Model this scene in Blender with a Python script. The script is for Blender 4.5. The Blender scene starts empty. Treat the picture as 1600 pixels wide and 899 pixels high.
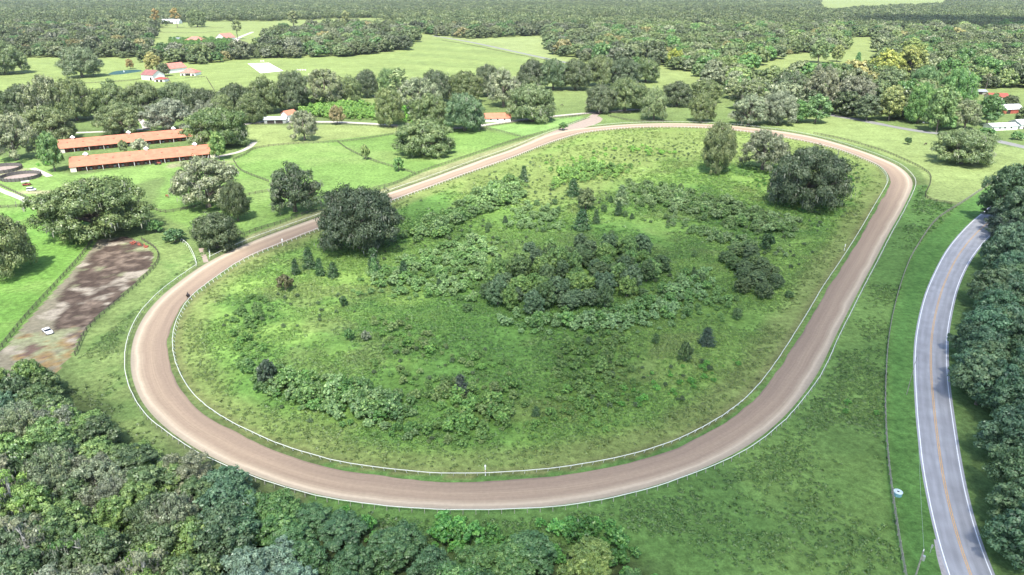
import bpy, bmesh, math, random
import numpy as np
from mathutils import Vector, Matrix
from mathutils.geometry import tessellate_polygon

# ------------------------------------------------------------------ camera, sky, sun, exposure
S = bpy.context.scene
COL = S.collection
CAM_H = 90.0
F = 1067.0
PITCH = math.atan((449.5 + 20.0) / F)
cam_d = bpy.data.cameras.new('camera')
cam_d.sensor_width = 36.0
cam_d.lens = 36.0 * F / 1600.0
cam_d.clip_start = 1.0
cam_d.clip_end = 40000.0
cam = bpy.data.objects.new('camera', cam_d)
cam.location = (0, 0, CAM_H)
cam.rotation_euler = (math.pi / 2 - PITCH, 0, 0)
COL.objects.link(cam)
S.camera = cam

SUN_EL, SUN_AZ = 58.0, 5.0          # light travels away from the camera, a little to the right
w = bpy.data.worlds.new('World'); S.world = w; w.use_nodes = True
wn = w.node_tree.nodes; wl = w.node_tree.links
sky = wn.new('ShaderNodeTexSky'); sky.sky_type = 'NISHITA'; sky.sun_disc = False
sky.sun_elevation = math.radians(SUN_EL); sky.sun_rotation = math.radians(180 + SUN_AZ)
sky.air_density = 1.0; sky.dust_density = 1.5
bg = wn['Background']; bg.inputs['Strength'].default_value = 0.138
wl.new(sky.outputs['Color'], bg.inputs['Color'])
sd = bpy.data.lights.new('sun', 'SUN'); sd.energy = 3.9; sd.angle = math.radians(0.6); sd.color = (1.0, 0.955, 0.88)
sun = bpy.data.objects.new('sun', sd); COL.objects.link(sun)
_a, _e = math.radians(SUN_AZ), math.radians(SUN_EL)
SUND = Vector((math.sin(_a) * math.cos(_e), math.cos(_a) * math.cos(_e), -math.sin(_e)))
sun.rotation_euler = SUND.to_track_quat('-Z', 'Y').to_euler()
sun.location = (0, -100, 300)
S.view_settings.view_transform = 'Standard'
S.view_settings.look = 'None'
S.view_settings.exposure = 1.33
S.view_settings.gamma = 1.0
S.render.engine = 'CYCLES'
S.cycles.max_bounces = 4
S.cycles.diffuse_bounces = 2
S.cycles.transparent_max_bounces = 24
S.cycles.volume_bounces = 0

# ------------------------------------------------------------------ helpers
CP, SP = math.cos(PITCH), math.sin(PITCH)
def P(px, py, z=0.0):
    """the point at height z that the photograph shows at (px, py)"""
    u = (px - 800) / F; v = (449.5 - py) / F
    dy = CP + v * SP; dz = -SP + v * CP
    t = (z - CAM_H) / dz
    return Vector((u * t, dy * t, z))
def PW(pts): return [tuple(P(x, y)[:2]) for x, y in pts]
def proj(X, Y, Z=0.0):
    zc = np.asarray(Z) - CAM_H
    d = Y * CP - zc * SP
    u = Y * SP + zc * CP
    return 800 + F * X / d, 449.5 - F * u / d
def depth_at(p): return p[1] * CP - (p[2] - CAM_H) * SP

def tag(o, label=None, cat=None, group=None, kind=None):
    if label: o['label'] = label
    if cat: o['category'] = cat
    if group: o['group'] = group
    if kind: o['kind'] = kind
    return o
def empty(name, loc, rz=0.0, label=None, cat=None, group=None):
    o = bpy.data.objects.new(name, None); COL.objects.link(o)
    o.location = loc; o.rotation_euler = (0, 0, rz); o.empty_display_size = 0.5
    return tag(o, label, cat, group)
def link(name, me, parent=None, loc=None):
    o = bpy.data.objects.new(name, me); COL.objects.link(o)
    if parent: o.parent = parent
    if loc is not None: o.location = loc
    return o
def copy_tree(o, parent=None):
    c = o.copy(); COL.objects.link(c)
    if parent: c.parent = parent
    for ch in list(o.children): copy_tree(ch, c)
    return c
def np_mesh(name, V, faces4, mat, tint=None, smooth=False):
    """faces4: (n,k) int array"""
    me = bpy.data.meshes.new(name)
    V = np.ascontiguousarray(V, dtype=np.float32); faces4 = np.ascontiguousarray(faces4, dtype=np.int32)
    n, k = faces4.shape
    me.vertices.add(len(V)); me.vertices.foreach_set('co', V.ravel())
    me.loops.add(n * k); me.loops.foreach_set('vertex_index', faces4.ravel())
    me.polygons.add(n); me.polygons.foreach_set('loop_start', np.arange(0, n * k, k, dtype=np.int32))
    if smooth: me.polygons.foreach_set('use_smooth', np.ones(n, dtype=bool))
    if tint is not None:
        a = me.attributes.new('tint', 'FLOAT', 'FACE'); a.data.foreach_set('value', np.asarray(tint, dtype=np.float32))
    me.update(calc_edges=True)
    if mat: me.materials.append(mat)
    return me

class MB:
    """collects boxes, prisms, tubes into ONE mesh"""
    def __init__(s): s.v = []; s.f = []
    def add(s, vs, fs):
        n = len(s.v); s.v += [tuple(p) for p in vs]; s.f += [tuple(n + i for i in f) for f in fs]; return s
    def box(s, x0, x1, y0, y1, z0, z1):
        return s.add([(x0,y0,z0),(x1,y0,z0),(x1,y1,z0),(x0,y1,z0),(x0,y0,z1),(x1,y0,z1),(x1,y1,z1),(x0,y1,z1)],
                     [(0,3,2,1),(4,5,6,7),(0,1,5,4),(1,2,6,5),(2,3,7,6),(3,0,4,7)])
    def bar(s, a, b, w, h):
        a = Vector(a); b = Vector(b); d = (b - a)
        if d.length < 1e-6: return s
        d.normalize(); up = Vector((0,0,1))
        if abs(d.z) > .95: up = Vector((0,1,0))
        r = d.cross(up).normalized() * (w/2); u = r.cross(d).normalized() * (h/2)
        vs = [a-r-u, a+r-u, a+r+u, a-r+u, b-r-u, b+r-u, b+r+u, b-r+u]
        return s.add(vs, [(0,1,2,3),(7,6,5,4),(0,4,5,1),(1,5,6,2),(2,6,7,3),(3,7,4,0)])
    def tube(s, pts, rad, n=8, cap=True):
        pts = [Vector(p) for p in pts]; rings = []
        for i, p in enumerate(pts):
            d = (pts[min(i+1, len(pts)-1)] - pts[max(i-1, 0)]).normalized()
            up = Vector((0,0,1)) if abs(d.z) < .9 else Vector((1,0,0))
            a = d.cross(up).normalized(); b = d.cross(a)
            r = rad[i] if hasattr(rad, '__len__') else rad
            rings.append([p + (a*math.cos(2*math.pi*k/n) + b*math.sin(2*math.pi*k/n))*r for k in range(n)])
        vs = [q for r in rings for q in r]; fs = []
        for i in range(len(rings)-1):
            for k in range(n):
                k2 = (k+1) % n; fs.append((i*n+k, i*n+k2, (i+1)*n+k2, (i+1)*n+k))
        if cap: fs.append(tuple(range(n-1, -1, -1))); fs.append(tuple((len(rings)-1)*n + k for k in range(n)))
        return s.add(vs, fs)
    def disc(s, c, r, n=24, z=0): return s.add([(c[0]+r*math.cos(2*math.pi*k/n), c[1]+r*math.sin(2*math.pi*k/n), z) for k in range(n)], [tuple(range(n))])
    def build(s, name, mat, parent=None, smooth=False, bevel=0):
        me = bpy.data.meshes.new(name); me.from_pydata(s.v, [], s.f)
        bm = bmesh.new(); bm.from_mesh(me)
        bmesh.ops.recalc_face_normals(bm, faces=bm.faces)
        if bevel: bmesh.ops.bevel(bm, geom=[e for e in bm.edges], offset=bevel, segments=2, affect='EDGES', clamp_overlap=True)
        bm.to_mesh(me); bm.free()
        if smooth: me.polygons.foreach_set('use_smooth', [True]*len(me.polygons))
        me.materials.append(mat)
        return link(name, me, parent)

def catmull(pts, step, closed=False):
    pts = [np.array(p, float) for p in pts]; n = len(pts); out = []
    rng = range(n if closed else n-1)
    for i in rng:
        p0 = pts[(i-1) % n] if closed or i > 0 else 2*pts[0]-pts[1]
        p1 = pts[i]; p2 = pts[(i+1) % n]
        p3 = pts[(i+2) % n] if closed or i+2 < n else 2*pts[-1]-pts[-2]
        m = max(2, int(np.linalg.norm(p2-p1)/step))
        for k in range(m):
            t = k/m
            out.append(0.5*((2*p1)+(-p0+p2)*t+(2*p0-5*p1+4*p2-p3)*t*t+(-p0+3*p1-3*p2+p3)*t**3))
    if not closed: out.append(pts[-1])
    return np.array(out)
def resample(L, step, closed=False):
    L = np.asarray(L)
    if closed: L = np.vstack([L, L[:1]])
    d = np.r_[0, np.cumsum(np.linalg.norm(np.diff(L, axis=0), axis=1))]
    n = max(2, int(round(d[-1]/step))); t = np.linspace(0, d[-1], n+1)
    out = np.c_[np.interp(t, d, L[:,0]), np.interp(t, d, L[:,1])]
    return out[:-1] if closed else out
def inside(X, Y, poly):
    poly = np.asarray(poly); r = np.zeros(np.shape(X), bool); j = len(poly)-1
    for i in range(len(poly)):
        xi, yi = poly[i]; xj, yj = poly[j]
        if yi != yj:
            c = ((yi > Y) != (yj > Y)) & (X < (xj-xi)*(Y-yi)/(yj-yi)+xi); r ^= c
        j = i
    return r
def seg_dist(X, Y, L, closed=False):
    L = np.asarray(L); n = len(L); D = np.full(np.shape(X), 1e9)
    for i in range(n if closed else n-1):
        a = L[i]; b = L[(i+1) % n]; d = b-a; q = d@d
        if q < 1e-9: continue
        t = np.clip(((X-a[0])*d[0]+(Y-a[1])*d[1])/q, 0, 1)
        D = np.minimum(D, np.hypot(X-a[0]-t*d[0], Y-a[1]-t*d[1]))
    return D
_tab = np.random.RandomState(5).rand(256, 256)
def vnoise(x, y, s, seed=0):
    x = np.asarray(x)/s+seed*17.3; y = np.asarray(y)/s+seed*9.1
    xi = np.floor(x).astype(int); yi = np.floor(y).astype(int); fx = x-xi; fy = y-yi
    fx = fx*fx*(3-2*fx); fy = fy*fy*(3-2*fy)
    g = lambda a, b: _tab[a % 256, b % 256]
    return (g(xi,yi)*(1-fx)+g(xi+1,yi)*fx)*(1-fy)+(g(xi,yi+1)*(1-fx)+g(xi+1,yi+1)*fx)*fy
def fbm(x, y, s, seed=0, o=4):
    r = 0; a = 1; t = 0
    for i in range(o): r = r+a*vnoise(x, y, s/2**i, seed+i); t += a; a *= .55
    return r/t

# ------------------------------------------------------------------ materials
def mat(name, col, rough=.7, var=.0, scale=1.0, bump=0.0, metal=0.0, coord='Object', spec=.3):
    m = bpy.data.materials.new(name); m.use_nodes = True; N = m.node_tree.nodes; L = m.node_tree.links
    b = N['Principled BSDF']; b.inputs['Roughness'].default_value = rough; b.inputs['Metallic'].default_value = metal
    b.inputs['Specular IOR Level'].default_value = spec
    b.inputs['Base Color'].default_value = (*col, 1)
    if var or bump:
        tc = N.new('ShaderNodeTexCoord'); n = N.new('ShaderNodeTexNoise'); n.inputs['Scale'].default_value = scale; n.inputs['Detail'].default_value = 5
        L.new(tc.outputs[coord], n.inputs['Vector'])
        if var:
            mx = N.new('ShaderNodeMix'); mx.data_type = 'RGBA'
            mx.inputs['A'].default_value = (*[c*(1-var) for c in col], 1); mx.inputs['B'].default_value = (*[min(1, c*(1+var)) for c in col], 1)
            mr = N.new('ShaderNodeMapRange'); mr.inputs['From Min'].default_value = .3; mr.inputs['From Max'].default_value = .7
            L.new(n.outputs['Fac'], mr.inputs['Value']); L.new(mr.outputs[0], mx.inputs['Factor']); L.new(mx.outputs['Result'], b.inputs['Base Color'])
        if bump:
            bp = N.new('ShaderNodeBump'); bp.inputs['Strength'].default_value = bump; bp.inputs['Distance'].default_value = .1
            L.new(n.outputs['Fac'], bp.inputs['Height']); L.new(bp.outputs[0], b.inputs['Normal'])
    return m
def leaf_mat(name, inst):
    m = bpy.data.materials.new(name); m.use_nodes = True; N = m.node_tree.nodes; L = m.node_tree.links
    N.remove(N['Principled BSDF']); out = N['Material Output']
    if inst:
        c = N.new('ShaderNodeAttribute'); c.attribute_type = 'INSTANCER'; c.attribute_name = 'tcol'; csock = c.outputs['Color']
    else:
        c = N.new('ShaderNodeObjectInfo'); csock = c.outputs['Color']
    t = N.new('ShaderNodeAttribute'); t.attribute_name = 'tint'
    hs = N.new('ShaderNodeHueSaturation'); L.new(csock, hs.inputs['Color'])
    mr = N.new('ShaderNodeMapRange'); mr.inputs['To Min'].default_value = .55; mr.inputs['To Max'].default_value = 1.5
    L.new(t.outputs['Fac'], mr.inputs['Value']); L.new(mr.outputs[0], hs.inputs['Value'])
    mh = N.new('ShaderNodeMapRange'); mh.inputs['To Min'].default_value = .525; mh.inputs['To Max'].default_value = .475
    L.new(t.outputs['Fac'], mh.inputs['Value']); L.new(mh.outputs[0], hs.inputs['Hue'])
    d = N.new('ShaderNodeBsdfDiffuse'); tr = N.new('ShaderNodeBsdfTranslucent'); mx = N.new('ShaderNodeMixShader'); mx.inputs[0].default_value = .2
    L.new(hs.outputs[0], d.inputs[0]); L.new(hs.outputs[0], tr.inputs[0]); L.new(d.outputs[0], mx.inputs[1]); L.new(tr.outputs[0], mx.inputs[2])
    g = N.new('ShaderNodeBsdfGlossy'); g.inputs['Roughness'].default_value = .45; g.inputs[0].default_value = (1,1,1,1)
    m2 = N.new('ShaderNodeMixShader'); m2.inputs[0].default_value = .035
    L.new(mx.outputs[0], m2.inputs[1]); L.new(g.outputs[0], m2.inputs[2]); L.new(m2.outputs[0], out.inputs['Surface'])
    return m
M_LEAF = leaf_mat('leaf', False); M_LEAFI = leaf_mat('leaf_mass', True)
M_BARK = mat('bark', (.13,.11,.09), .9, .35, 3, .5)
M_MOSS = mat('spanish_moss', (.24,.25,.19), .9, .2, 2)
M_WHITE = mat('white_paint', (.78,.78,.75), .5, .05, 2)
M_RAIL = mat('white_rail', (.62,.64,.58), .45, .06, .5)
M_WOODD = mat('dark_fence_wood', (.085,.075,.06), .8, .3, 2)
M_WOODG = mat('weathered_fence_wood', (.24,.23,.20), .8, .3, 2)
M_DARK = mat('dark_interior', (.025,.02,.018), .9)
M_GLASS = mat('window_glass', (.02,.025,.03), .12, spec=.6)
M_TIRE = mat('tyre_rubber', (.02,.02,.02), .8)
M_METAL = mat('galvanised_metal', (.5,.51,.52), .4, .1, 2, metal=.6)
M_STALL = mat('stall_wood', (.12,.05,.035), .8, .3, 3)
M_CREAM = mat('cream_wall', (.62,.56,.47), .8, .08, 1)
def tile_mat(name, col, scale=1.0, k=.8):
    m = mat(name, col, .75, .16, .35); N = m.node_tree.nodes; L = m.node_tree.links; b = N['Principled BSDF']
    tc = N.new('ShaderNodeTexCoord'); wv = N.new('ShaderNodeTexWave'); wv.inputs['Scale'].default_value = scale; wv.bands_direction = 'X'
    wv.inputs['Distortion'].default_value = .4
    L.new(tc.outputs['Object'], wv.inputs['Vector']); bp = N.new('ShaderNodeBump'); bp.inputs['Strength'].default_value = k; bp.inputs['Distance'].default_value = .08
    L.new(wv.outputs['Fac'], bp.inputs['Height']); L.new(bp.outputs[0], b.inputs['Normal'])
    return m
M_SALMON = tile_mat('salmon_roof', (.44,.17,.10))
M_PINK = tile_mat('terracotta_roof', (.42,.17,.13))
M_MAROON = tile_mat('maroon_roof', (.23,.10,.09))
M_TIN = tile_mat('pale_metal_roof', (.60,.62,.64), 1.2, .4)
M_RED = mat('red_paint', (.27,.07,.05), .6, .15, 1)

# ------------------------------------------------------------------ traced ground lines (photograph pixels -> ground)
IN_PX = [(320,450),(345,432),(375,411),(400,399),(440,383),(500,359),(560,336),(620,313),(680,291),(740,269),(800,248),(850,228),(900,211.5),(930,206),(989,200.5),(1053,199.5),(1115,201.5),(1164,206.5),(1218,214.5),(1254,221),(1280,227),(1307,234),(1332,243),(1361,255),(1377,264.5),(1385,275),(1387,286),(1380,300),(1364,327),(1345,360),(1320,400),(1300,430),(1285,452),(1263,490),(1235,535),(1210,573),(1180,612),(1150,640),(1120,661),(1085,680),(1040,700),(970,720),(900,733),(840,741),(740,746),(680,746),(600,738),(520,726),(480,714),(430,698),(400,684),(375,672),(340,652),(310,629),(290,604),(276,575),(270,545),(272,520),(283,490),(300,466)]
OUT_PX = [(262,450),(285,433),(308,417),(328,405),(360,390),(400,373),(450,355),(500,337),(560,316),(620,296),(680,275),(740,253),(800,232),(850,211),(890,202),(925,198.4),(979,194),(1053,192.3),(1127,194.7),(1187,200.5),(1240,207.5),(1286,217),(1318,226),(1352,237),(1379,247),(1404,258),(1421,271),(1430,285),(1427.5,299),(1413,330),(1391,370),(1372,408),(1350,450),(1330,490),(1310,530),(1297,560),(1283,589),(1265,615),(1237,650),(1212,674),(1180,699),(1140,722),(1085,745),(1020,768),(950,785),(870,798),(800,802),(760,803),(700,803),(620,799),(560,792),(500,782),(445,767),(400,752),(345,730),(300,707),(253,674),(234,658),(215,634),(200,600),(196,570),(200,535),(215,500),(238,471)]
INW = resample(catmull(PW(IN_PX), 2, True), 2.0, True)
OUTW = resample(catmull(PW(OUT_PX), 2, True), 2.0, True)
def normal2(L, closed=True):
    t = np.roll(L, -1, 0)-np.roll(L, 1, 0)
    if not closed: t[0] = L[1]-L[0]; t[-1] = L[-1]-L[-2]
    t /= np.linalg.norm(t, axis=1)[:,None]; return np.c_[t[:,1], -t[:,0]]
def smooth(L, k=6):
    for _ in range(k): L = (np.roll(L,1,0)+2*L+np.roll(L,-1,0))/4
    return L
INW = smooth(INW, 8); OUTW = smooth(OUTW, 8)
cen = INW.mean(0)
def offset(L, d):   # outward is positive
    n = normal2(L); s = np.sign(((L-cen)*n).sum(1)); return L+n*np.median(s)*d
TR_IN = offset(INW, 1.3); TR_OUT = offset(OUTW, -1.0)

ROAD_L = [(1660,262),(1600,285),(1565,308),(1537,332),(1518,348),(1497,370),(1480,392),(1466,417),(1451,450),(1441,482),(1433,522),(1430,560),(1431,600),(1434,650),(1437,680),(1442,725),(1452,780),(1466,840),(1484,899),(1505,955),(1560,1080)]
ROAD_R = [(1680,276),(1620,305),(1585,335),(1558,358),(1535,380),(1512,412),(1495,450),(1484,495),(1479,530),(1479,570),(1481,602),(1486,640),(1491,674),(1498,720),(1510,780),(1526,838),(1549,899),(1575,955),(1650,1080)]
RL = resample(catmull(PW(ROAD_L), 3), 3.0); RR = resample(catmull(PW(ROAD_R), 3), 3.0)
_d = RL[-1]-RL[-4]; _d /= np.linalg.norm(_d)
RL = np.vstack([RL, RL[-1]+_d*3.0*np.arange(1, 140)[:,None]]); RR = np.vstack([RR, RR[-1]+_d*3.0*np.arange(1, 140)[:,None]])
ROADMID = ((RL+RR[[int(np.argmin(((RR-p)**2).sum(1))) for p in RL]])/2)[::4]
# ------------------------------------------------------------------ ground colours by place
Pz = {}
def poly(px): return np.array(PW(px))
FIELD_FAR = poly([(-120,150),(-120,112),(40,112),(42,92),(100,90),(160,92),(205,90),(230,105),(345,96),(400,92),(520,88),(620,82),(640,68),(690,60),(760,74),(900,103),(840,104),(800,120),(600,160),(350,160),(150,160)])
FIELD_FAR2 = poly([(690,57),(760,61),(850,57),(870,90),(915,102),(900,101),(800,80),(740,67)])
PASTURE_R = poly([(1180,190),(1290,178),(1400,202),(1530,222),(1680,248),(1680,235),(1600,262),(1560,280),(1500,320),(1446,311),(1453,284),(1437,263),(1361,232),(1271,210),(1230,203)])
LEFTGREEN = poly([(-200,350),(60,325),(140,330),(150,372),(95,440),(40,500),(0,548),(-200,640)])
PADDOCK = poly([(365,250),(400,232),(450,226),(640,206),(740,201),(815,214),(740,243),(660,270),(575,300),(500,328),(395,366),(340,380),(240,330),(260,270)])
PADDOCK2 = poly([(385,195),(640,196),(640,205),(530,222),(400,232),(385,215)])
PADDOCK3 = poly([(760,198),(905,181),(915,187),(860,205),(812,214),(770,203)])
YARD = poly([(-100,240),(60,250),(110,275),(340,245),(365,250),(260,275),(70,330),(-100,340)])
INF_TOP = poly([(650,300),(830,240),(930,207),(1100,200),(1260,220),(1380,265),(1385,290),(1340,300),(1200,260),(1050,250),(960,300),(850,330),(760,300)])
ROADSIDE = poly([(1520,345),(1600,285),(1600,262),(1500,318),(1430,390),(1400,470),(1388,530),(1383,660),(1388,730),(1400,820),(1413,899),(1440,1000),(1520,1000),(1484,899),(1452,780),(1434,650),(1433,522),(1451,450)])
ROADSIDE_R = poly([(1549,899),(1510,780),(1486,640),(1479,530),(1495,450),(1535,380),(1600,330),(1600,600),(1700,1000),(1580,1000)])
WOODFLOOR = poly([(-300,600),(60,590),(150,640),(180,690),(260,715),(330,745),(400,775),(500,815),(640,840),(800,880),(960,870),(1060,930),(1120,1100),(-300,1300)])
WEED_A = poly([(850,520),(960,500),(1010,560),(1000,620),(900,650),(860,600)])
WEED_B = poly([(345,520),(420,540),(560,560),(700,575),(830,590),(840,640),(790,690),(640,700),(480,665),(350,590)])
WEED_C = poly([(620,400),(740,360),(900,350),(1100,370),(1120,440),(1000,500),(780,500),(700,460),(600,460)])
WEED_D = poly([(960,280),(1130,300),(1260,340),(1240,380),(1130,360),(960,320)])
DIRTPAD_PX = [(-60,590),(0,548),(40,500),(95,440),(128,405),(150,374),(200,368),(225,378),(245,395),(241,415),(205,452),(165,485),(135,517),(120,550),(80,600),(40,640),(-60,650)]
DIRTPAD = poly(DIRTPAD_PX)
VERGE_L = poly([(240,385),(290,385),(306,416),(262,450),(203,510),(195,570),(215,640),(250,690),(170,690),(150,640),(118,560),(136,518),(205,455),(248,402)])
STRIPB = poly([(330,398),(395,366),(500,328),(620,288),(660,270),(740,243),(860,206),(915,187),(920,190),(800,231),(680,274),(500,336),(400,372)])

def ground_rgb(X, Y):
    X = np.asarray(X, float); Y = np.asarray(Y, float)
    n1 = fbm(X, Y, 40, 1); n2 = fbm(X, Y, 9, 2); n3 = fbm(X, Y, 120, 3, 2)
    C = np.empty(X.shape+(3,)); C[:] = (.105,.150,.050)
    C = C*(0.8+.4*n1[...,None])
    def lay(m, col, s=1.0):
        nonlocal C
        m = (np.clip(m, 0, 1)*s)[...,None]; C = C*(1-m)+np.array(col)*m
    def soft(pl, d=3.0, wob=4.0):
        i = inside(X, Y, pl); D = seg_dist(X, Y, pl, True); sd_ = np.where(i, D, -D)+(n2-.5)*wob*2
        return np.clip(.5+sd_/(2*d), 0, 1)
    farm = np.clip((Y-500)/300, 0, 1)
    lay(farm, (.19,.23,.08), .8)
    lay(soft(FIELD_FAR, 3, 1), (.170,.218,.072))
    th = math.radians(58); st = np.sin((X*math.cos(th)+Y*math.sin(th))/14.0)
    lay(soft(FIELD_FAR, 3, 1)*np.clip((X-(-200))/60, 0, 1)*(.5+.5*np.tanh(3*st)), (.145,.192,.064), .7)
    lay(soft(FIELD_FAR2, 3, 1), (.19,.23,.09))
    lay(soft(PASTURE_R, 2, 1), (.205,.245,.10)); lay(soft(PASTURE_R, 2, 1)*(n1 > .55), (.17,.22,.08), .5)
    lay(soft(PADDOCK2, 2, 1), (.18,.225,.08))
    lay(soft(YARD, 2, 2), (.15,.235,.065))
    lay(soft(PADDOCK, 2, 2), (.120,.200,.052)); lay(soft(PADDOCK, 2, 2)*np.clip((n1-.5)*6, 0, 1), (.165,.23,.075), .6)
    lay(soft(PADDOCK3, 2, 1), (.15,.245,.075))
    lay(soft(LEFTGREEN, 2, 2), (.105,.205,.042)); lay(soft(LEFTGREEN, 2, 2)*np.clip((n2-.5)*4, 0, 1), (.15,.235,.062), .6)
    # infield
    inn = inside(X, Y, INW); D = seg_dist(X, Y, INW[::6], True)
    # scrubby field beyond the outer rail
    a = np.clip((n1-.42)*5, 0, 1)
    near = (Y < 420)
    lay(inn*1.0, (.128,.222,.050)); lay(inn*a, (.190,.292,.070), .75)
    lay(inn*np.clip((fbm(X, Y, 26, 8)-.52)*7, 0, 1), (.085,.178,.040), .8)
    lay(inn*np.clip((fbm(X, Y, 17, 11)-.60)*9, 0, 1), (.165,.17,.07), .35)
    lay(inn*np.clip((11+6*(n2-.5)-D)/5, 0, 1), (.155,.195,.062), .85)
    lay(inn*np.clip((3.0-D)/2, 0, 1), (.13,.13,.055), .7)
    ring = inside(X, Y, OUTW) & ~inn; lay(ring*np.clip((3.2-D)/1.5, 0, 1)*np.clip((n2-.3)*5, 0, 1), (.085,.115,.040), .85)
    DO = seg_dist(X, Y, OUTW[::6], True); lay(ring*np.clip((1.8-DO)/1.0, 0, 1), (.085,.10,.045), .85); lay((~inside(X, Y, OUTW))*np.clip((2.5-DO)/1.5, 0, 1), (.10,.12,.05), .6)
    lay(inn*soft(INF_TOP, 12, 10), (.158,.205,.062), .92)
    for W in (WEED_A, WEED_B, WEED_C, WEED_D): lay(inn*soft(W, 9, 12), (.092,.175,.040), .45)
    # right hand rough field
    out = (~inn) & (X > -40) & (Y < 330) & (seg_dist(X, Y, OUTW[::6], True) > 0)
    lay(out*1.0, (.085,.165,.042), .9); lay(out*np.clip((n1-.45)*5, 0, 1), (.135,.215,.058), .7)
    lay(out*np.clip((fbm(X, Y, 14, 14)-.57)*9, 0, 1), (.065,.125,.036), .4)
    lay(soft(PASTURE_R, 1, .5), (.165,.212,.076)); lay(soft(PASTURE_R, 2, 1)*np.clip((n1-.5)*5,0,1), (.17,.22,.08), .6)
    lay(soft(ROADSIDE, 1, .5), (.070,.155,.038)); lay(soft(ROADSIDE, 1, .5)*np.clip((n1-.5)*5, 0, 1), (.085,.18,.045), .7)
    rdm = seg_dist(X, Y, ROADMID); lay(soft(ROADSIDE, 1, .5)*(.5+.5*np.sin(rdm*2*math.pi/4.2)), (.10,.195,.05), .35)
    pd = X*.55+Y*.83; lay(soft(PASTURE_R, 1, .5)*(.5+.5*np.sin(pd*2*math.pi/9+2*n1)), (.165,.215,.075), .35)
    lay(soft(ROADSIDE_R, 2, 1), (.08,.13,.045), .8)
    lay(soft(STRIPB, 1, .5), (.20,.21,.10))
    lay(soft(VERGE_L, 2, 2), (.150,.205,.068), .85); lay(soft(VERGE_L, 2, 2)*np.clip((n2-.55)*6, 0, 1), (.09,.155,.045), .7)
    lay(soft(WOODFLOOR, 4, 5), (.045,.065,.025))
    # yard wear around the barns
    wear = np.clip((fbm(X, Y, 20, 21)-.62)*10, 0, 1)*soft(YARD, 6, 8)
    lay(wear, (.30,.24,.18), .6)
    return C

def build_ground():
    ys = [10.0]; 
    while ys[-1] < 9000: ys.append(ys[-1]+max(1.3, min(260, (ys[-1]-60)*.0075)))
    ys = [-1500,-600,-200,-60]+ys
    xs = [0.0]
    while xs[-1] < 7000: xs.append(xs[-1]+(1.6 if xs[-1] < 260 else max(1.6, (xs[-1]-260)*.035+1.6)))
    xs = np.array([-v for v in xs[:0:-1]]+xs); ys = np.array(ys)
    X, Y = np.meshgrid(xs, ys); nx, ny = len(xs), len(ys)
    V = np.c_[X.ravel(), Y.ravel(), np.zeros(X.size)]
    i = np.arange(nx*ny).reshape(ny, nx); Fc = np.stack([i[:-1,:-1], i[:-1,1:], i[1:,1:], i[1:,:-1]], -1).reshape(-1, 4)
    m = bpy.data.materials.new('grass_ground'); m.use_nodes = True; N = m.node_tree.nodes; L = m.node_tree.links; b = N['Principled BSDF']
    b.inputs['Roughness'].default_value = .95; b.inputs['Specular IOR Level'].default_value = .1
    at = N.new('ShaderNodeAttribute'); at.attribute_name = 'gcol'; tc = N.new('ShaderNodeTexCoord')
    val = None; prev = at.outputs['Color']
    for sc, lo, hi, det in ((.62, .60, 1.45, 8), (2.6, .80, 1.24, 3), (.09, .8, 1.2, 4), (.016, .88, 1.12, 3)):
        n = N.new('ShaderNodeTexNoise'); n.inputs['Scale'].default_value = sc; n.inputs['Detail'].default_value = det; n.inputs['Roughness'].default_value = .65
        L.new(tc.outputs['Object'], n.inputs['Vector'])
        mr = N.new('ShaderNodeMapRange'); mr.inputs['From Min'].default_value = .3; mr.inputs['From Max'].default_value = .7; mr.inputs['To Min'].default_value = lo; mr.inputs['To Max'].default_value = hi
        L.new(n.outputs['Fac'], mr.inputs['Value'])
        vm = N.new('ShaderNodeVectorMath'); vm.operation = 'SCALE'; L.new(prev, vm.inputs[0]); L.new(mr.outputs[0], vm.inputs['Scale']); prev = vm.outputs[0]
        if val is None:
            bp = N.new('ShaderNodeBump'); bp.inputs['Strength'].default_value = .9; bp.inputs['Distance'].default_value = .45
            L.new(n.outputs['Fac'], bp.inputs['Height']); L.new(bp.outputs[0], b.inputs['Normal']); val = 1
    L.new(prev, b.inputs['Base Color'])
    me = np_mesh('ground', V, Fc, m)
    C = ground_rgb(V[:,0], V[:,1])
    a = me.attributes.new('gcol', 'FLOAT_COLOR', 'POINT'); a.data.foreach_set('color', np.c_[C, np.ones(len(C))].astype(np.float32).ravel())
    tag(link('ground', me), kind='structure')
build_ground()

def strip(name, A, B, z, m, uv=True, kind='structure', closed=False):
    n = len(A); V = np.zeros((n*2, 3)); V[0::2,:2] = A; V[1::2,:2] = B; V[:,2] = z
    k = n if closed else n-1
    fs = np.array([[2*i, 2*i+1, (2*i+3) % (2*n), (2*i+2) % (2*n)] for i in range(k)])
    p = V[fs[0]]; nz = np.cross(p[1]-p[0], p[2]-p[0])[2]
    if nz < 0: fs = fs[:, ::-1]
    me = np_mesh(name, V, fs, m)
    ul = me.uv_layers.new(name='UVMap'); d = np.r_[0, np.cumsum(np.linalg.norm(np.diff(A, axis=0), axis=1))]; d = np.r_[d, d[-1]+2]
    co = np.zeros((len(fs)*4, 2)); 
    for j, f in enumerate(fs):
        seg = j
        for q, vi in enumerate(f):
            idx = vi//2; dd = d[idx] if not (closed and j == k-1 and idx == 0) else d[n]
            co[j*4+q] = (dd, vi % 2)
    ul.data.foreach_set('uv', co.ravel().astype(np.float32))
    o = link(name, me)
    if kind: o['kind'] = kind
    return o
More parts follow.
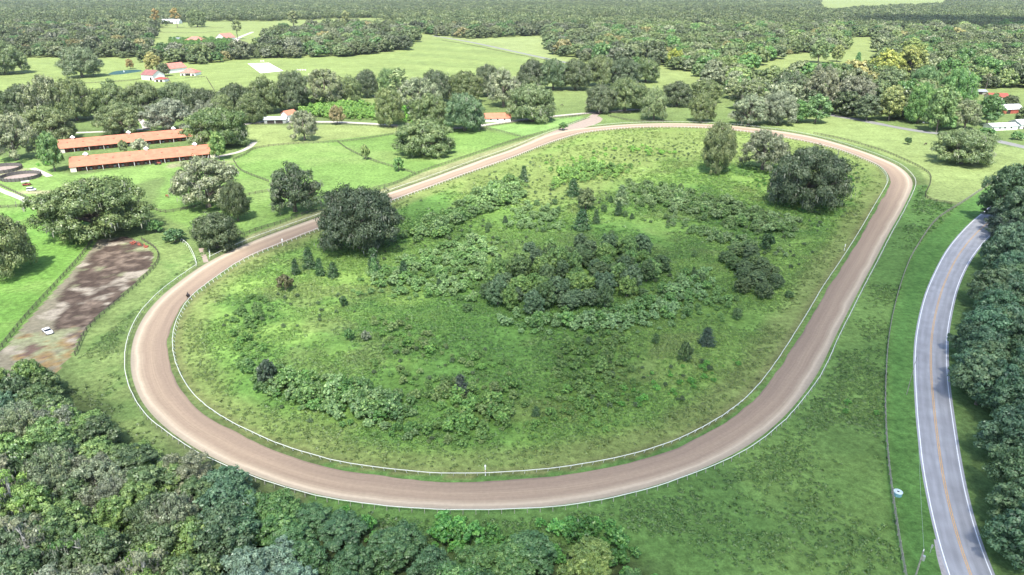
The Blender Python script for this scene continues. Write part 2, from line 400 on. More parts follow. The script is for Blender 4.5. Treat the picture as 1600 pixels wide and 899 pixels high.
def flat(name, px, z, m, world=None, kind='structure'):
    pts = world if world is not None else PW(px)
    tri = tessellate_polygon([[Vector((p[0], p[1], 0)) for p in pts]])
    V = np.array([(p[0], p[1], z) for p in pts]); fs = np.array(tri)
    p = V[fs[0]]
    fs = np.array([f if np.cross(V[f[1]]-V[f[0]], V[f[2]]-V[f[0]])[2] > 0 else f[::-1] for f in fs])
    o = link(name, np_mesh(name, V, fs, m))
    if kind: o['kind'] = kind
    return o

# ------------------------------------------------------------------ dirt track
def track_mat():
    m = bpy.data.materials.new('track_dirt'); m.use_nodes = True; N = m.node_tree.nodes; L = m.node_tree.links; b = N['Principled BSDF']
    b.inputs['Roughness'].default_value = .95; b.inputs['Specular IOR Level'].default_value = .1
    uv = N.new('ShaderNodeUVMap'); sp = N.new('ShaderNodeSeparateXYZ'); L.new(uv.outputs[0], sp.inputs[0])
    r = N.new('ShaderNodeValToRGB'); e = r.color_ramp.elements
    e[0].position = 0; e[0].color = (.185,.140,.108,1); e[1].position = 1; e[1].color = (.27,.235,.175,1)
    for p, c in ((.06,(.250,.190,.138)),(.22,(.240,.181,.133)),(.45,(.290,.222,.158)),(.62,(.262,.199,.144)),(.74,(.322,.257,.184)),(.83,(.42,.347,.256)),(.9,(.33,.277,.206))):
        q = e.new(p); q.color = (*c, 1)
    nn = N.new('ShaderNodeTexNoise'); nn.inputs['Scale'].default_value = .05; nn.inputs['Detail'].default_value = 3
    tc = N.new('ShaderNodeTexCoord'); L.new(tc.outputs['Object'], nn.inputs['Vector'])
    ad = N.new('ShaderNodeMath'); ad.operation = 'MULTIPLY_ADD'; ad.inputs[1].default_value = .22; 
    sb = N.new('ShaderNodeMath'); sb.operation = 'SUBTRACT'; sb.inputs[1].default_value = .11
    L.new(nn.outputs['Fac'], ad.inputs[0]); L.new(sp.outputs['Y'], sb.inputs[0]); L.new(sb.outputs[0], ad.inputs[2]); L.new(ad.outputs[0], r.inputs[0])
    # rake streaks along the track
    cb = N.new('ShaderNodeCombineXYZ'); mu = N.new('ShaderNodeMath'); mu.operation = 'MULTIPLY'; mu.inputs[1].default_value = .03; L.new(sp.outputs['X'], mu.inputs[0])
    mv = N.new('ShaderNodeMath'); mv.operation = 'MULTIPLY'; mv.inputs[1].default_value = 26; L.new(sp.outputs['Y'], mv.inputs[0])
    L.new(mu.outputs[0], cb.inputs[0]); L.new(mv.outputs[0], cb.inputs[1])
    st = N.new('ShaderNodeTexNoise'); st.inputs['Scale'].default_value = 1.0; st.inputs['Detail'].default_value = 4; st.inputs['Roughness'].default_value = .7; L.new(cb.outputs[0], st.inputs['Vector'])
    mr = N.new('ShaderNodeMapRange'); mr.inputs['From Min'].default_value = .25; mr.inputs['From Max'].default_value = .75; mr.inputs['To Min'].default_value = .86; mr.inputs['To Max'].default_value = 1.14
    L.new(st.outputs['Fac'], mr.inputs[0])
    gn = N.new('ShaderNodeTexNoise'); gn.inputs['Scale'].default_value = 1.2; gn.inputs['Detail'].default_value = 6; L.new(tc.outputs['Object'], gn.inputs['Vector'])
    mg = N.new('ShaderNodeMapRange'); mg.inputs['To Min'].default_value = .85; mg.inputs['To Max'].default_value = 1.15; L.new(gn.outputs['Fac'], mg.inputs[0])
    m1 = N.new('ShaderNodeMath'); m1.operation = 'MULTIPLY'; L.new(mr.outputs[0], m1.inputs[0]); L.new(mg.outputs[0], m1.inputs[1])
    vs = N.new('ShaderNodeVectorMath'); vs.operation = 'SCALE'; L.new(r.outputs[0], vs.inputs[0]); L.new(m1.outputs[0], vs.inputs['Scale']); L.new(vs.outputs[0], b.inputs['Base Color'])
    bp = N.new('ShaderNodeBump'); bp.inputs['Strength'].default_value = .4; bp.inputs['Distance'].default_value = .08; L.new(gn.outputs['Fac'], bp.inputs['Height']); L.new(bp.outputs[0], b.inputs['Normal'])
    return m
M_TRACK = track_mat()
A = TR_IN; idx = []
for p in A: idx.append(int(np.argmin(((TR_OUT-p)**2).sum(1))))
B = smooth(TR_OUT[idx], 12)
# widen banks a little unevenly so the grass edge is not ruled
wob = (fbm(A[:,0], A[:,1], 6, 31)-.5)*1.0
A2 = A+(B-A)/np.linalg.norm(B-A, axis=1)[:,None]*wob[:,None]
strip('dirt_track', A2, B, .012, M_TRACK, closed=True)
M_DIRT = mat('lane_dirt', (.27,.22,.178), .95, .18, .5, .3)
M_LANE = mat('limerock_lane', (.38,.35,.30), .95, .15, .4, .3)
flat('dirt_chute', [(845,214),(880,199),(905,190),(925,182.5),(936,182),(942,186),(938,191),(928,195.5),(912,200),(890,204),(860,214)], .008, M_DIRT)

# ------------------------------------------------------------------ roads
def asphalt():
    m = mat('asphalt', (.30,.308,.324), .85, .10, .25, .15); N = m.node_tree.nodes; L = m.node_tree.links; b = N['Principled BSDF']
    src = b.inputs['Base Color'].links[0].from_socket
    uv = N.new('ShaderNodeUVMap'); sp = N.new('ShaderNodeSeparateXYZ'); L.new(uv.outputs[0], sp.inputs[0])
    r = N.new('ShaderNodeValToRGB'); e = r.color_ramp.elements; e[0].position = 0; e[0].color = (1.0,1.0,1.0,1); e[1].position = 1; e[1].color = (1,1,1,1)
    for p, c in ((.06,.95),(.14,.82),(.22,.95),(.34,.84),(.43,1.02),(.5,.92),(.57,1.02),(.66,.84),(.78,.95),(.86,.82),(.94,.95)): q = e.new(p); q.color = (c, c, c, 1)
    n = N.new('ShaderNodeTexNoise'); n.inputs['Scale'].default_value = 1.0; n.inputs['Detail'].default_value = 5
    cb = N.new('ShaderNodeCombineXYZ'); a = N.new('ShaderNodeMath'); a.operation = 'MULTIPLY'; a.inputs[1].default_value = .12; L.new(sp.outputs['X'], a.inputs[0]); c_ = N.new('ShaderNodeMath'); c_.operation = 'MULTIPLY'; c_.inputs[1].default_value = 9; L.new(sp.outputs['Y'], c_.inputs[0])
    L.new(a.outputs[0], cb.inputs[0]); L.new(c_.outputs[0], cb.inputs[1]); L.new(cb.outputs[0], n.inputs['Vector'])
    mr = N.new('ShaderNodeMapRange'); mr.inputs['From Min'].default_value = .3; mr.inputs['From Max'].default_value = .7; mr.inputs['To Min'].default_value = .88; mr.inputs['To Max'].default_value = 1.1; L.new(n.outputs['Fac'], mr.inputs[0])
    m1 = N.new('ShaderNodeVectorMath'); m1.operation = 'MULTIPLY'; L.new(src, m1.inputs[0]); L.new(r.outputs[0], m1.inputs[1]); L.new(sp.outputs['Y'], r.inputs[0])
    m2 = N.new('ShaderNodeVectorMath'); m2.operation = 'SCALE'; L.new(m1.outputs[0], m2.inputs[0]); L.new(mr.outputs[0], m2.inputs['Scale']); L.new(m2.outputs[0], b.inputs['Base Color'])
    return m
M_ASPH = asphalt()
M_ASPH2 = mat('old_asphalt', (.18,.18,.172), .9, .1, .2)
def lerp_off(A_, B_, da, db):
    """edges shifted outwards by da (A side) and db (B side)"""
    return A_, B_
RRr = RR[[int(np.argmin(((RR-p)**2).sum(1))) for p in RL]]
RRr[1:-1] = (RRr[:-2]+2*RRr[1:-1]+RRr[2:])/4
for _ in range(4): RRr[1:-1] = (RRr[:-2]+2*RRr[1:-1]+RRr[2:])/4
dv = RRr-RL; wd = np.linalg.norm(dv, axis=1)[:,None]; dv = dv/wd
strip('road', RL-dv*.45, RRr+dv*.55, .012, M_ASPH)
M_PAINTW = mat('white_line_paint', (.72,.74,.78), .7, .1, 2); M_PAINTY = mat('yellow_line_paint', (.55,.33,.12), .7, .15, 2)
strip('road_edge_line', RL-dv*.09, RL+dv*.09, .017, M_PAINTW); strip('road_edge_line', RRr-dv*.09, RRr+dv*.09, .017, M_PAINTW)
mid = (RL+RRr)/2
strip('road_centre_line', mid-dv*.21, mid-dv*.08, .017, M_PAINTY); strip('road_centre_line', mid+dv*.08, mid+dv*.21, .017, M_PAINTY)
def lane(name, px, wdt, m, z=.01):
    L_ = resample(catmull(PW(px), 4), 4.0); n = normal2(L_, False)
    k = (fbm(L_[:,0], L_[:,1], 12, 5)-.5)[:,None]*wdt*.25
    return strip(name, L_-n*(wdt/2+k), L_+n*(wdt/2+k), z, m)
lane('road', [(1275,170),(1300,180),(1340,187),(1400,199),(1450,207),(1500,212),(1550,219),(1600,230),(1700,252)], 7.5, M_ASPH2)
lane('road', [(675,56),(700,60),(740,67),(800,80),(860,93),(905,101.5),(940,106)], 8, M_ASPH2)
lane('lane', [(340,199),(385,194),(420,190),(470,190.5),(530,191),(600,195),(650,199),(690,201),(730,199),(775,193),(840,184.5),(900,178.5),(940,175.5),(1000,171),(1040,168)], 6, M_LANE)
lane('lane', [(925,183),(932,178),(938,175.5)], 6, M_DIRT, .014)
lane('lane', [(335,246),(350,243),(372,238),(388,231),(398,222)], 3.5, M_LANE)
lane('lane', [(50,263),(62,268),(78,276)], 3, M_LANE)
lane('lane', [(-10,292),(10,301),(28,308),(48,317)], 3, M_LANE)
lane('lane', [(214,180),(222,190),(230,203)], 4, M_LANE)
lane('lane', [(60,210),(110,208),(180,205),(235,201)], 5, M_LANE)
lane('lane', [(395,50),(370,62),(392,72),(430,62)], 8, M_LANE)
lane('path', [(322,410),(318,398),(314,388)], 1.6, M_DIRT)
lane('path', [(1468,845),(1472,870),(1480,899),(1490,930)], 1.7, mat('grey_gravel', (.30,.285,.28), .95, .2, 1.5), .008)

# churned dirt paddock, riding arena, pond
def dirtpad_mat():
    m = bpy.data.materials.new('churned_dirt'); m.use_nodes = True; N = m.node_tree.nodes; L = m.node_tree.links; b = N['Principled BSDF']
    b.inputs['Roughness'].default_value = .95; b.inputs['Specular IOR Level'].default_value = .1
    at = N.new('ShaderNodeAttribute'); at.attribute_name = 'gcol'; tc = N.new('ShaderNodeTexCoord')
    n = N.new('ShaderNodeTexNoise'); n.inputs['Scale'].default_value = .6; n.inputs['Detail'].default_value = 6; n.inputs['Roughness'].default_value = .7; L.new(tc.outputs['Object'], n.inputs['Vector'])
    mr = N.new('ShaderNodeMapRange'); mr.inputs['From Min'].default_value = .3; mr.inputs['From Max'].default_value = .7; mr.inputs['To Min'].default_value = .65; mr.inputs['To Max'].default_value = 1.4; L.new(n.outputs['Fac'], mr.inputs[0])
    vs = N.new('ShaderNodeVectorMath'); vs.operation = 'SCALE'; L.new(at.outputs['Color'], vs.inputs[0]); L.new(mr.outputs[0], vs.inputs['Scale']); L.new(vs.outputs[0], b.inputs['Base Color'])
    bp = N.new('ShaderNodeBump'); bp.inputs['Strength'].default_value = .6; bp.inputs['Distance'].default_value = .2; L.new(n.outputs['Fac'], bp.inputs['Height']); L.new(bp.outputs[0], b.inputs['Normal'])
    return m
def build_dirtpad():
    mn = DIRTPAD.min(0); mxx = DIRTPAD.max(0); st = 1.0
    xs = np.arange(mn[0], mxx[0], st); ys = np.arange(mn[1], mxx[1], st); X, Y = np.meshgrid(xs, ys)
    D = seg_dist(X, Y, DIRTPAD, True); I = inside(X, Y, DIRTPAD)
    keep = I & (D > .5*fbm(X, Y, 5, 3))
    i = np.arange(X.size).reshape(X.shape); q = keep[:-1,:-1] & keep[:-1,1:] & keep[1:,1:] & keep[1:,:-1]
    Fc = np.stack([i[:-1,:-1], i[:-1,1:], i[1:,1:], i[1:,:-1]], -1)[q]
    used = np.unique(Fc); mp = -np.ones(X.size, int); mp[used] = np.arange(len(used)); Fc = mp[Fc]
    x = X.ravel()[used]; y = Y.ravel()[used]
    C = np.empty((len(x), 3)); C[:] = (.165,.15,.105)
    px, py = proj(x, y)
    nz = fbm(x, y, 9, 41); nf = fbm(x, y, 3, 42)
    def lay(mm, c):
        nonlocal C
        mm = np.clip(mm, 0, 1)[:,None]; C = C*(1-mm)+np.array(c)*mm
    cx = np.interp(py, [370,420,470,530], [205,185,140,110])
    core = 1-np.abs(px-cx)/np.interp(py, [370,400,460,510,540], [20,48,42,30,5])
    lay((core+.35+.9*(nz-.5))*5, (.060,.044,.034)); lay((nf-.52)*6*np.clip(core*3, 0, 1), (.145,.112,.085))
    lay((nz-.6)*9, (.20,.215,.12)); lay((1-np.hypot((px-60)/45, (py-556)/26))*1.6-.5+(nf-.5)*9, (.20,.14,.065)); lay((1-np.hypot((px-52)/18, (py-545)/14))*2+(nf-.5)*6, (.11,.075,.06)); lay((fbm(x, y, 7, 49)-.63)*10, (.26,.23,.18))
    me = np_mesh('dirt_paddock', np.c_[x, y, np.full(len(x), .01)], Fc, dirtpad_mat())
    a = me.attributes.new('gcol', 'FLOAT_COLOR', 'POINT'); a.data.foreach_set('color', np.c_[C, np.ones(len(C))].astype(np.float32).ravel())
    tag(link('dirt_paddock', me), kind='structure')
build_dirtpad()
flat('sand_arena', [(387,99.5),(420,98.5),(442.5,111),(407,114.5)], .02, mat('pale_sand', (.72,.70,.66), .9, .05, .5))
pc = P(194, 113)
flat('pond', None, .02, mat('pond_water', (.030,.075,.07), .6, .2, .1, spec=.1), world=[(pc.x+14*math.cos(a)*(1+.15*math.sin(3*a)), pc.y+26*math.sin(a)) for a in np.linspace(0, 2*math.pi, 28)[:-1]])

# ------------------------------------------------------------------ haze and clouds
hb = MB().box(-7200, 7200, -1700, 9500, -1.0, 94.0)
hm = bpy.data.materials.new('haze_air'); hm.use_nodes = True; N = hm.node_tree.nodes; N.remove(N['Principled BSDF'])
pv = N.new('ShaderNodeVolumePrincipled'); pv.inputs['Color'].default_value = (.80,.88,.95,1); pv.inputs['Density'].default_value = .00003; pv.inputs['Anisotropy'].default_value = .1
hm.node_tree.links.new(pv.outputs[0], N['Material Output'].inputs['Volume'])
tag(hb.build('haze', hm), kind='stuff')

CLOUD_Z = 620.0
def cloud(px, py, rx, ry, dens, seed, label):
    g = P(px, py); sh = SUND*(CLOUD_Z/-SUND.z)
    me = bpy.data.meshes.new('cloud'); bm = bmesh.new(); rnd = random.Random(seed)
    bmesh.ops.create_icosphere(bm, subdivisions=4, radius=1.0)
    ph = [rnd.uniform(0, 6) for _ in range(6)]
    for v in bm.verts:
        a = math.atan2(v.co.y, v.co.x)
        k = 1+.13*math.sin(2*a+ph[0])+.10*math.sin(3*a+ph[1])+.07*math.sin(5*a+ph[2])+.05*math.sin(9*a+ph[3])
        zz = v.co.z*abs(v.co.z); v.co.x *= k*rx; v.co.y *= k*ry; v.co.z = zz*60*(1+.25*math.sin(v.co.x/40+ph[4])*math.cos(v.co.y/50+ph[5]))
    bm.to_mesh(me); bm.free()
    m = bpy.data.materials.new('cloud_vapour'); m.use_nodes = True; n = m.node_tree.nodes; n.remove(n['Principled BSDF'])
    vs = n.new('ShaderNodeVolumeScatter'); vs.inputs['Color'].default_value = (1,1,1,1); vs.inputs['Density'].default_value = dens; vs.inputs['Anisotropy'].default_value = .6
    m.node_tree.links.new(vs.outputs[0], n['Material Output'].inputs['Volume']); me.materials.append(m)
    o = link('cloud', me, loc=(g.x-sh.x, g.y-sh.y, CLOUD_Z)); tag(o, label, 'cloud', 'clouds drifting over the farm')
CLOUDS = [(620,800,330,170,.0044,1,'broad thin cloud whose shade covers the near wood and the near bend'),
          (1000,410,170,85,.0028,2,'cloud shading the thicket in the middle of the infield'),
          (1530,560,150,290,.0068,3,'thin cloud shading the paved road at the right edge'),
          (570,350,50,45,.010,4,'little cloud shading the huge dark oak beside the track'),
          (1520,42,330,300,.03,5,'dense cloud shading the far wood at the upper right')]
for c in CLOUDS: cloud(*c)

# ------------------------------------------------------------------ foliage prototypes
def leaf_quads(C, Nn, size, rs, aspect=1.5):
    n = len(C); Nn = Nn/np.maximum(1e-6, np.linalg.norm(Nn, axis=1))[:,None]
    r = rs.normal(size=(n,3)); T = np.cross(Nn, r); T /= np.linalg.norm(T, axis=1)[:,None]; Bv = np.cross(Nn, T)
    s = size*rs.uniform(.6, 1.35, n)[:,None]
    a = T*s*aspect*.5; b = Bv*s*.5
    k = rs.uniform(.5, .9, (n,1))
    V = np.stack([C-a, C-b*k+a*.15, C+a, C+b*k+a*.1+Nn*s*.12], 1).reshape(-1, 3)
    Fc = np.arange(n*4).reshape(n, 4); return V, Fc
def crown_mesh(name, seed, R, zb, zt, nl=22, ns=13, nq=44, ls=.55, m=None, lob=(.26,.42), low=-.25, gap=.0, moss=0, nr=.42, wild=.05):
    rs = np.random.RandomState(seed); cz = (zt-zb)/2; zc = (zt+zb)/2
    Cs = []; Ns = []; Ts = []
    ang = rs.uniform(0, 6.28)
    irr = np.clip(1+.17*np.sin(2*(np.linspace(0, 6.28, nl))+ang)+rs.normal(size=nl)*wild, .6, 1.22)
    for i in range(nl):
        u = (i+.5)/nl; h = 1-(1-low)*u                       # from top to a little below the middle
        a = i*2.39996+rs.uniform(-.35, .35)+ang; rr = math.sqrt(max(0, 1-h*h)) if h > 0 else 1.0
        lr = R*rs.uniform(*lob); k = rs.uniform(.60, .86)*irr[i]
        c = np.array([math.cos(a)*rr*(R-lr*.5)*k, math.sin(a)*rr*(R-lr*.5)*k, zc+h*(cz-lr*.45*min(1, cz/R))*rs.uniform(.82, 1.0)])
        if rs.rand() < gap: continue
        sq = min(1.0, cz/R*1.25)
        for j in range(ns):
            d = rs.normal(size=3); d[2] = abs(d[2])*1.0-.25; d /= np.linalg.norm(d)
            cc = c+d*lr*rs.uniform(.55, .95)*np.array([1, 1, sq]); cr = lr*rs.uniform(.26, .46); t = rs.beta(2, 2)
            q = int(nq*rs.uniform(.6, 1.3)); e = rs.normal(size=(q,3)); e[:,2] = e[:,2]+.25; e /= np.linalg.norm(e, axis=1)[:,None]
            pr = cc+e*cr*rs.uniform(.45, 1.08, (q,1))*np.array([1,1,.75])
            Cs.append(pr); Ns.append(e+d*.5+rs.normal(size=(q,3))*nr+np.array([0,0,.15])); Ts.append(np.clip(t+rs.normal(size=q)*.14, 0, 1))
        # leafy inner mass of the lobe
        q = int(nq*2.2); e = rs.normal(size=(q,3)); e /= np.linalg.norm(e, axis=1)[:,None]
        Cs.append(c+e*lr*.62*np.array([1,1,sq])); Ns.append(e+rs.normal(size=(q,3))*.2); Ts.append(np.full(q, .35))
    C = np.vstack(Cs); Nn = np.vstack(Ns); T = np.concatenate(Ts)
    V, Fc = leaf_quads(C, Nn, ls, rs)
    if moss:      # grey strands hanging from some of the lobes, in clusters
        MC = []
        for i in range(moss//9):
            b0 = C[rs.randint(len(C))]
            if b0[2] < zb+1.2: continue
            MC.append(b0+rs.normal(size=(9,3))*np.array([.7,.7,.5])*R/12)
        MC = np.vstack(MC); k = len(MC); rd_ = MC*np.array([1,1,0]); rd_ /= np.maximum(.1, np.linalg.norm(rd_, axis=1))[:,None]
        MC = MC+rd_*.25; ln = rs.uniform(.35, 1.3, k)*R/12; wd_ = rs.uniform(.07, .2, k)*R/12; t = rs.uniform(0, 6.28, k)
        d = np.c_[np.cos(t), np.sin(t), np.zeros(k)]*wd_[:,None]; z = np.array([0,0,1.0])
        V2 = np.stack([MC-d, MC+d, MC+d*.3-z*ln[:,None], MC-d*.3-z*(ln*.9)[:,None]], 1).reshape(-1, 3)
        n0 = len(Fc); Fc = np.vstack([Fc, np.arange(k*4).reshape(k, 4)+len(V)]); V = np.vstack([V, V2]); T = np.r_[T, np.full(k, .5)]
        me = np_mesh(name, V, Fc, m or M_LEAF, T); me.materials.append(M_MOSS)
        me.polygons.foreach_set('material_index', np.r_[np.zeros(n0, np.int32), np.ones(k, np.int32)]); return me
    return np_mesh(name, V, Fc, m or M_LEAF, T)
def conifer_mesh(name, seed, R, H, ls=.4, n=3200, m=None, pw=.8, zb=.06):
    rs = np.random.RandomState(seed); Cs = []; Ns = []; Ts = []
    nb = 70
    for i in range(nb):
        u = (i+.5)/nb; z = H*(zb+(1-zb)*u); r = R*(1-u)**pw*rs.uniform(.6, 1.05)+.05*R; a = i*2.4+rs.uniform(-.4, .4)
        q = max(8, int(n/nb*(1.5-u))); t = rs.beta(2, 2)
        s = rs.uniform(.25, 1, q); c = np.c_[np.cos(a)*r*s, np.sin(a)*r*s, z-(s-.5)*R*.15]+rs.normal(size=(q,3))*np.array([.16*R+.08*r, .16*R+.08*r, H*.025])
        Cs.append(c); Ns.append(np.c_[np.cos(a)+rs.normal(size=q)*.5, np.sin(a)+rs.normal(size=q)*.5, .6+rs.normal(size=q)*.4]); Ts.append(np.clip(t+rs.normal(size=q)*.12, 0, 1))
    V, Fc = leaf_quads(np.vstack(Cs), np.vstack(Ns), ls, rs); return np_mesh(name, V, Fc, m or M_LEAF, np.concatenate(Ts))
def trunk_mesh(name, seed, H, r0, R, zb, nlimb=6, lean=.1):
    rnd = random.Random(seed); b = MB()
    top = (rnd.uniform(-lean, lean)*H, rnd.uniform(-lean, lean)*H, H*.8)
    p = [(0,0,-.3), (top[0]*.15, top[1]*.15, H*.15), (top[0]*.5, top[1]*.5, H*.45), top]
    b.tube(p, [r0*1.35, r0, r0*.75, r0*.2], 8)
    for i in range(nlimb):
        a = 2*math.pi*i/nlimb+rnd.uniform(-.4, .4); z0 = H*rnd.uniform(.18, .45); L_ = R*rnd.uniform(.55, .85)
        q = [(top[0]*.3, top[1]*.3, z0), (math.cos(a)*L_*.35, math.sin(a)*L_*.35, z0+H*.14), (math.cos(a+.1)*L_*.7, math.sin(a+.1)*L_*.7, z0+H*.26), (math.cos(a+.15)*L_, math.sin(a+.15)*L_, min(H*.85, z0+H*.36))]
        b.tube(q, [r0*.5, r0*.38, r0*.22, r0*.08], 6)
    me = bpy.data.meshes.new(name); me.from_pydata(b.v, [], b.f); me.materials.append(M_BARK); me.update(); return me

# kind: (crown mesh, trunk mesh, moss mesh or None, R, zb, zt)
PROTO = {}
def add_proto(kind, lst): PROTO[kind] = lst
add_proto('oak', [(crown_mesh('oak_crown', s, 12, .3, 13.5, 44, 15, 64, .42, low=-.9, moss=300, wild=.13, gap=.06), trunk_mesh('oak_trunk', s, 12, .75, 12, 1.6, 8), 12, .3, 13.5) for s in (1,2,3,4)])
add_proto('bigoak', [(crown_mesh('big_oak_crown', s, 17, .3, 17, 62, 17, 64, .50, low=-.9, moss=450, lob=(.17,.33), wild=.13, gap=.06), trunk_mesh('big_oak_trunk', s, 15, 1.0, 17, 1.6, 9), 17, .3, 17) for s in (61,62,63)])
add_proto('mossoak', [(crown_mesh('mossy_oak_crown', s, 11, .3, 14, 44, 12, 46, .44, low=-.85, gap=.2, moss=1300, lob=(.17,.34), wild=.16), trunk_mesh('mossy_oak_trunk', s, 13, .7, 11, 1.4, 8), 11, .3, 14) for s in (11,12,13)])
add_proto('broad', [(crown_mesh('broadleaf_crown', s, 6, .8, 12, 26, 13, 48, .36, low=-.9, wild=.12, gap=.05), trunk_mesh('broadleaf_trunk', s, 10.5, .3, 6, 2.0, 5), 6, .8, 12) for s in (21,22,23,24,25)])
add_proto('bush', [(crown_mesh('bush_crown', s, 2.2, .0, 3.2, 13, 9, 26, .26, low=-.5), trunk_mesh('bush_stem', s, 2.6, .09, 2.2, .3, 4), 2.2, .0, 3.2) for s in (31,32,33)])
add_proto('cedar', [(conifer_mesh('cedar_crown', s, 2.0, 6.5, .34, 3000), trunk_mesh('cedar_trunk', s, 5.5, .14, .6, .3, 0), 2.0, .3, 6.5) for s in (41,42,43)])
add_proto('pine', [(crown_mesh('pine_crown', s, 5, 7, 20, 16, 9, 40, .5, low=-.8, lob=(.25,.4), gap=.12), trunk_mesh('pine_trunk', s, 19, .3, 4, 7, 6, .02), 5, 7, 20) for s in (51,52)])

def limb_tree(name, seed, H, R):
    rnd = random.Random(seed); b = MB(); lean = rnd.uniform(-.12, .12)*H; tip = []
    b.tube([(0,0,-.3),(lean*.2,0,H*.4),(lean*.7,.2,H*.75),(lean,0,H)], [.32,.24,.15,.05], 8); tip.append((lean,0,H))
    for i in range(9):
        a = 2.4*i+rnd.uniform(-.3,.3); z0 = H*rnd.uniform(.35,.85); L_ = R*rnd.uniform(.5,1.0)
        q = [(lean*z0/H*.8,0,z0),(math.cos(a)*L_*.45+lean*.5,math.sin(a)*L_*.45,z0+.6),(math.cos(a+.2)*L_*.8+lean*.5,math.sin(a+.2)*L_*.8,z0+.9+rnd.uniform(-.6,.9)),(math.cos(a+.3)*L_+lean*.5,math.sin(a+.3)*L_,z0+1.1+rnd.uniform(-.8,1.4))]
        b.tube(q, [.13,.10,.07,.03], 6); tip += q[1:]
    me = bpy.data.meshes.new(name); me.from_pydata(b.v, [], b.f); me.materials.append(M_BARKP); me.update(); return me, tip
M_BARKP = mat('pale_bark', (.25,.25,.225), .9, .3, 3, .4)
def snag_crown(name, seed, tips):
    rs = np.random.RandomState(seed); Cs = []; Ns = []; Ts = []; MC = []
    for t in tips:
        if rs.rand() < .8:
            q = 110; e = rs.normal(size=(q,3)); e /= np.linalg.norm(e, axis=1)[:,None]; Cs.append(np.array(t)+[0,0,.4]+e*rs.uniform(.6,1.2)*np.array([1,1,.6])*rs.uniform(.5,1,(q,1))); Ns.append(e+rs.normal(size=(q,3))*.4); Ts.append(rs.beta(2,2)*np.ones(q))
        if rs.rand() < .8: MC.append(np.array(t)+rs.normal(size=(26,3))*np.array([.7,.7,.35]))
    C = np.vstack(Cs); V, Fc = leaf_quads(C, np.vstack(Ns), .30, rs); T = np.concatenate(Ts); MC = np.vstack(MC); k = len(MC)
    ln = rs.uniform(.3, 1.1, k); wd_ = rs.uniform(.06, .15, k); t = rs.uniform(0, 6.28, k); d = np.c_[np.cos(t), np.sin(t), np.zeros(k)]*wd_[:,None]; z = np.array([0,0,1.0])
    V2 = np.stack([MC-d, MC+d, MC+d*.3-z*ln[:,None], MC-d*.3-z*(ln*.9)[:,None]], 1).reshape(-1, 3); n0 = len(Fc)
    me = np_mesh(name, np.vstack([V, V2]), np.vstack([Fc, np.arange(k*4).reshape(k, 4)+len(V)]), M_LEAF, np.r_[T, np.full(k, .5)]); me.materials.append(M_MOSS)
    me.polygons.foreach_set('material_index', np.r_[np.zeros(n0, np.int32), np.ones(k, np.int32)]); return me
_sn = []
for s_ in (81,82,83):
    tm, tips_ = limb_tree('snag_trunk', s_, 12, 5); _sn.append((snag_crown('snag_crown', s_, tips_), tm, 5.5, .3, 12))
PROTO['snag'] = _sn
rng = random.Random(99); LK = 1.9
TREES = []   # (x, y) of every individual tree, used to keep the wood mass clear of them
KINDNAME = {'oak': 'live_oak', 'bigoak': 'live_oak', 'mossoak': 'live_oak', 'snag': 'mossy_tree', 'broad': 'broadleaf_tree', 'bush': 'bush', 'cedar': 'cedar_tree', 'pine': 'pine_tree'}
def put_tree(kind, x, y, R, H, col, label, group=None, var=None, young=False, rz=None):
    if kind == 'oak' and R > 12.5: kind = 'bigoak'
    pr = PROTO[kind]; crown, trunk, R0, zb, zt = pr[(var if var is not None else rng.randrange(99)) % len(pr)]
    e = empty('young_tree' if young and kind != 'cedar' else KINDNAME[kind], (x, y, 0), rng.uniform(0, 6.28) if rz is None else rz, label, 'bush' if kind == 'bush' else 'tree', group)
    e.scale = (R/R0, R/R0*rng.uniform(.92, 1.08), H/zt)
    c = link('crown', crown, e); kb = LK*rng.uniform(.85, 1.15); c.color = (col[0]*kb*rng.uniform(.93, 1.04), col[1]*kb, col[2]*kb*rng.uniform(.9, 1.08), 1)
    link('stem' if kind == 'bush' else 'trunk', trunk, e)
    TREES.append((x, y, R)); return e
def box_tree(kind, bx, col, label, group=None, hr=None, var=None):
    """a tree whose crown fills the box traced in the photograph"""
    x0, y0, x1, y1 = bx; crown, trunk, R0, zb, zt = PROTO[kind][0]
    p = P((x0+x1)/2, y1)
    for _ in range(6):
        D = depth_at(p); R = (x1-x0)/2*D/F; semi = (y1-y0)/2*D/F
        th = math.atan2(CAM_H, p.y); s2 = semi**2-(R*math.sin(th))**2
        c = math.sqrt(max(s2, .05))/math.cos(th)
        H = c*2/(1-zb/zt); H = max((hr or .75)*R, min(H, 3.4*R))
        zc = (H*zb/zt+H)/2
        off = zc*math.cos(th)*F/D
        p = P((x0+x1)/2, (y0+y1)/2+off)
    return put_tree(kind, p.x, p.y, R*.98, H, col, label, group, var)

OAK = (.074,.100,.038); OAKD = (.050,.068,.031); OAKP = (.105,.124,.064); GRN = (.062,.124,.036); LGRN = (.115,.185,.045); YEL = (.155,.175,.035); BLUE = (.052,.102,.050); CEDC = (.030,.062,.020); GREY = (.115,.132,.082)

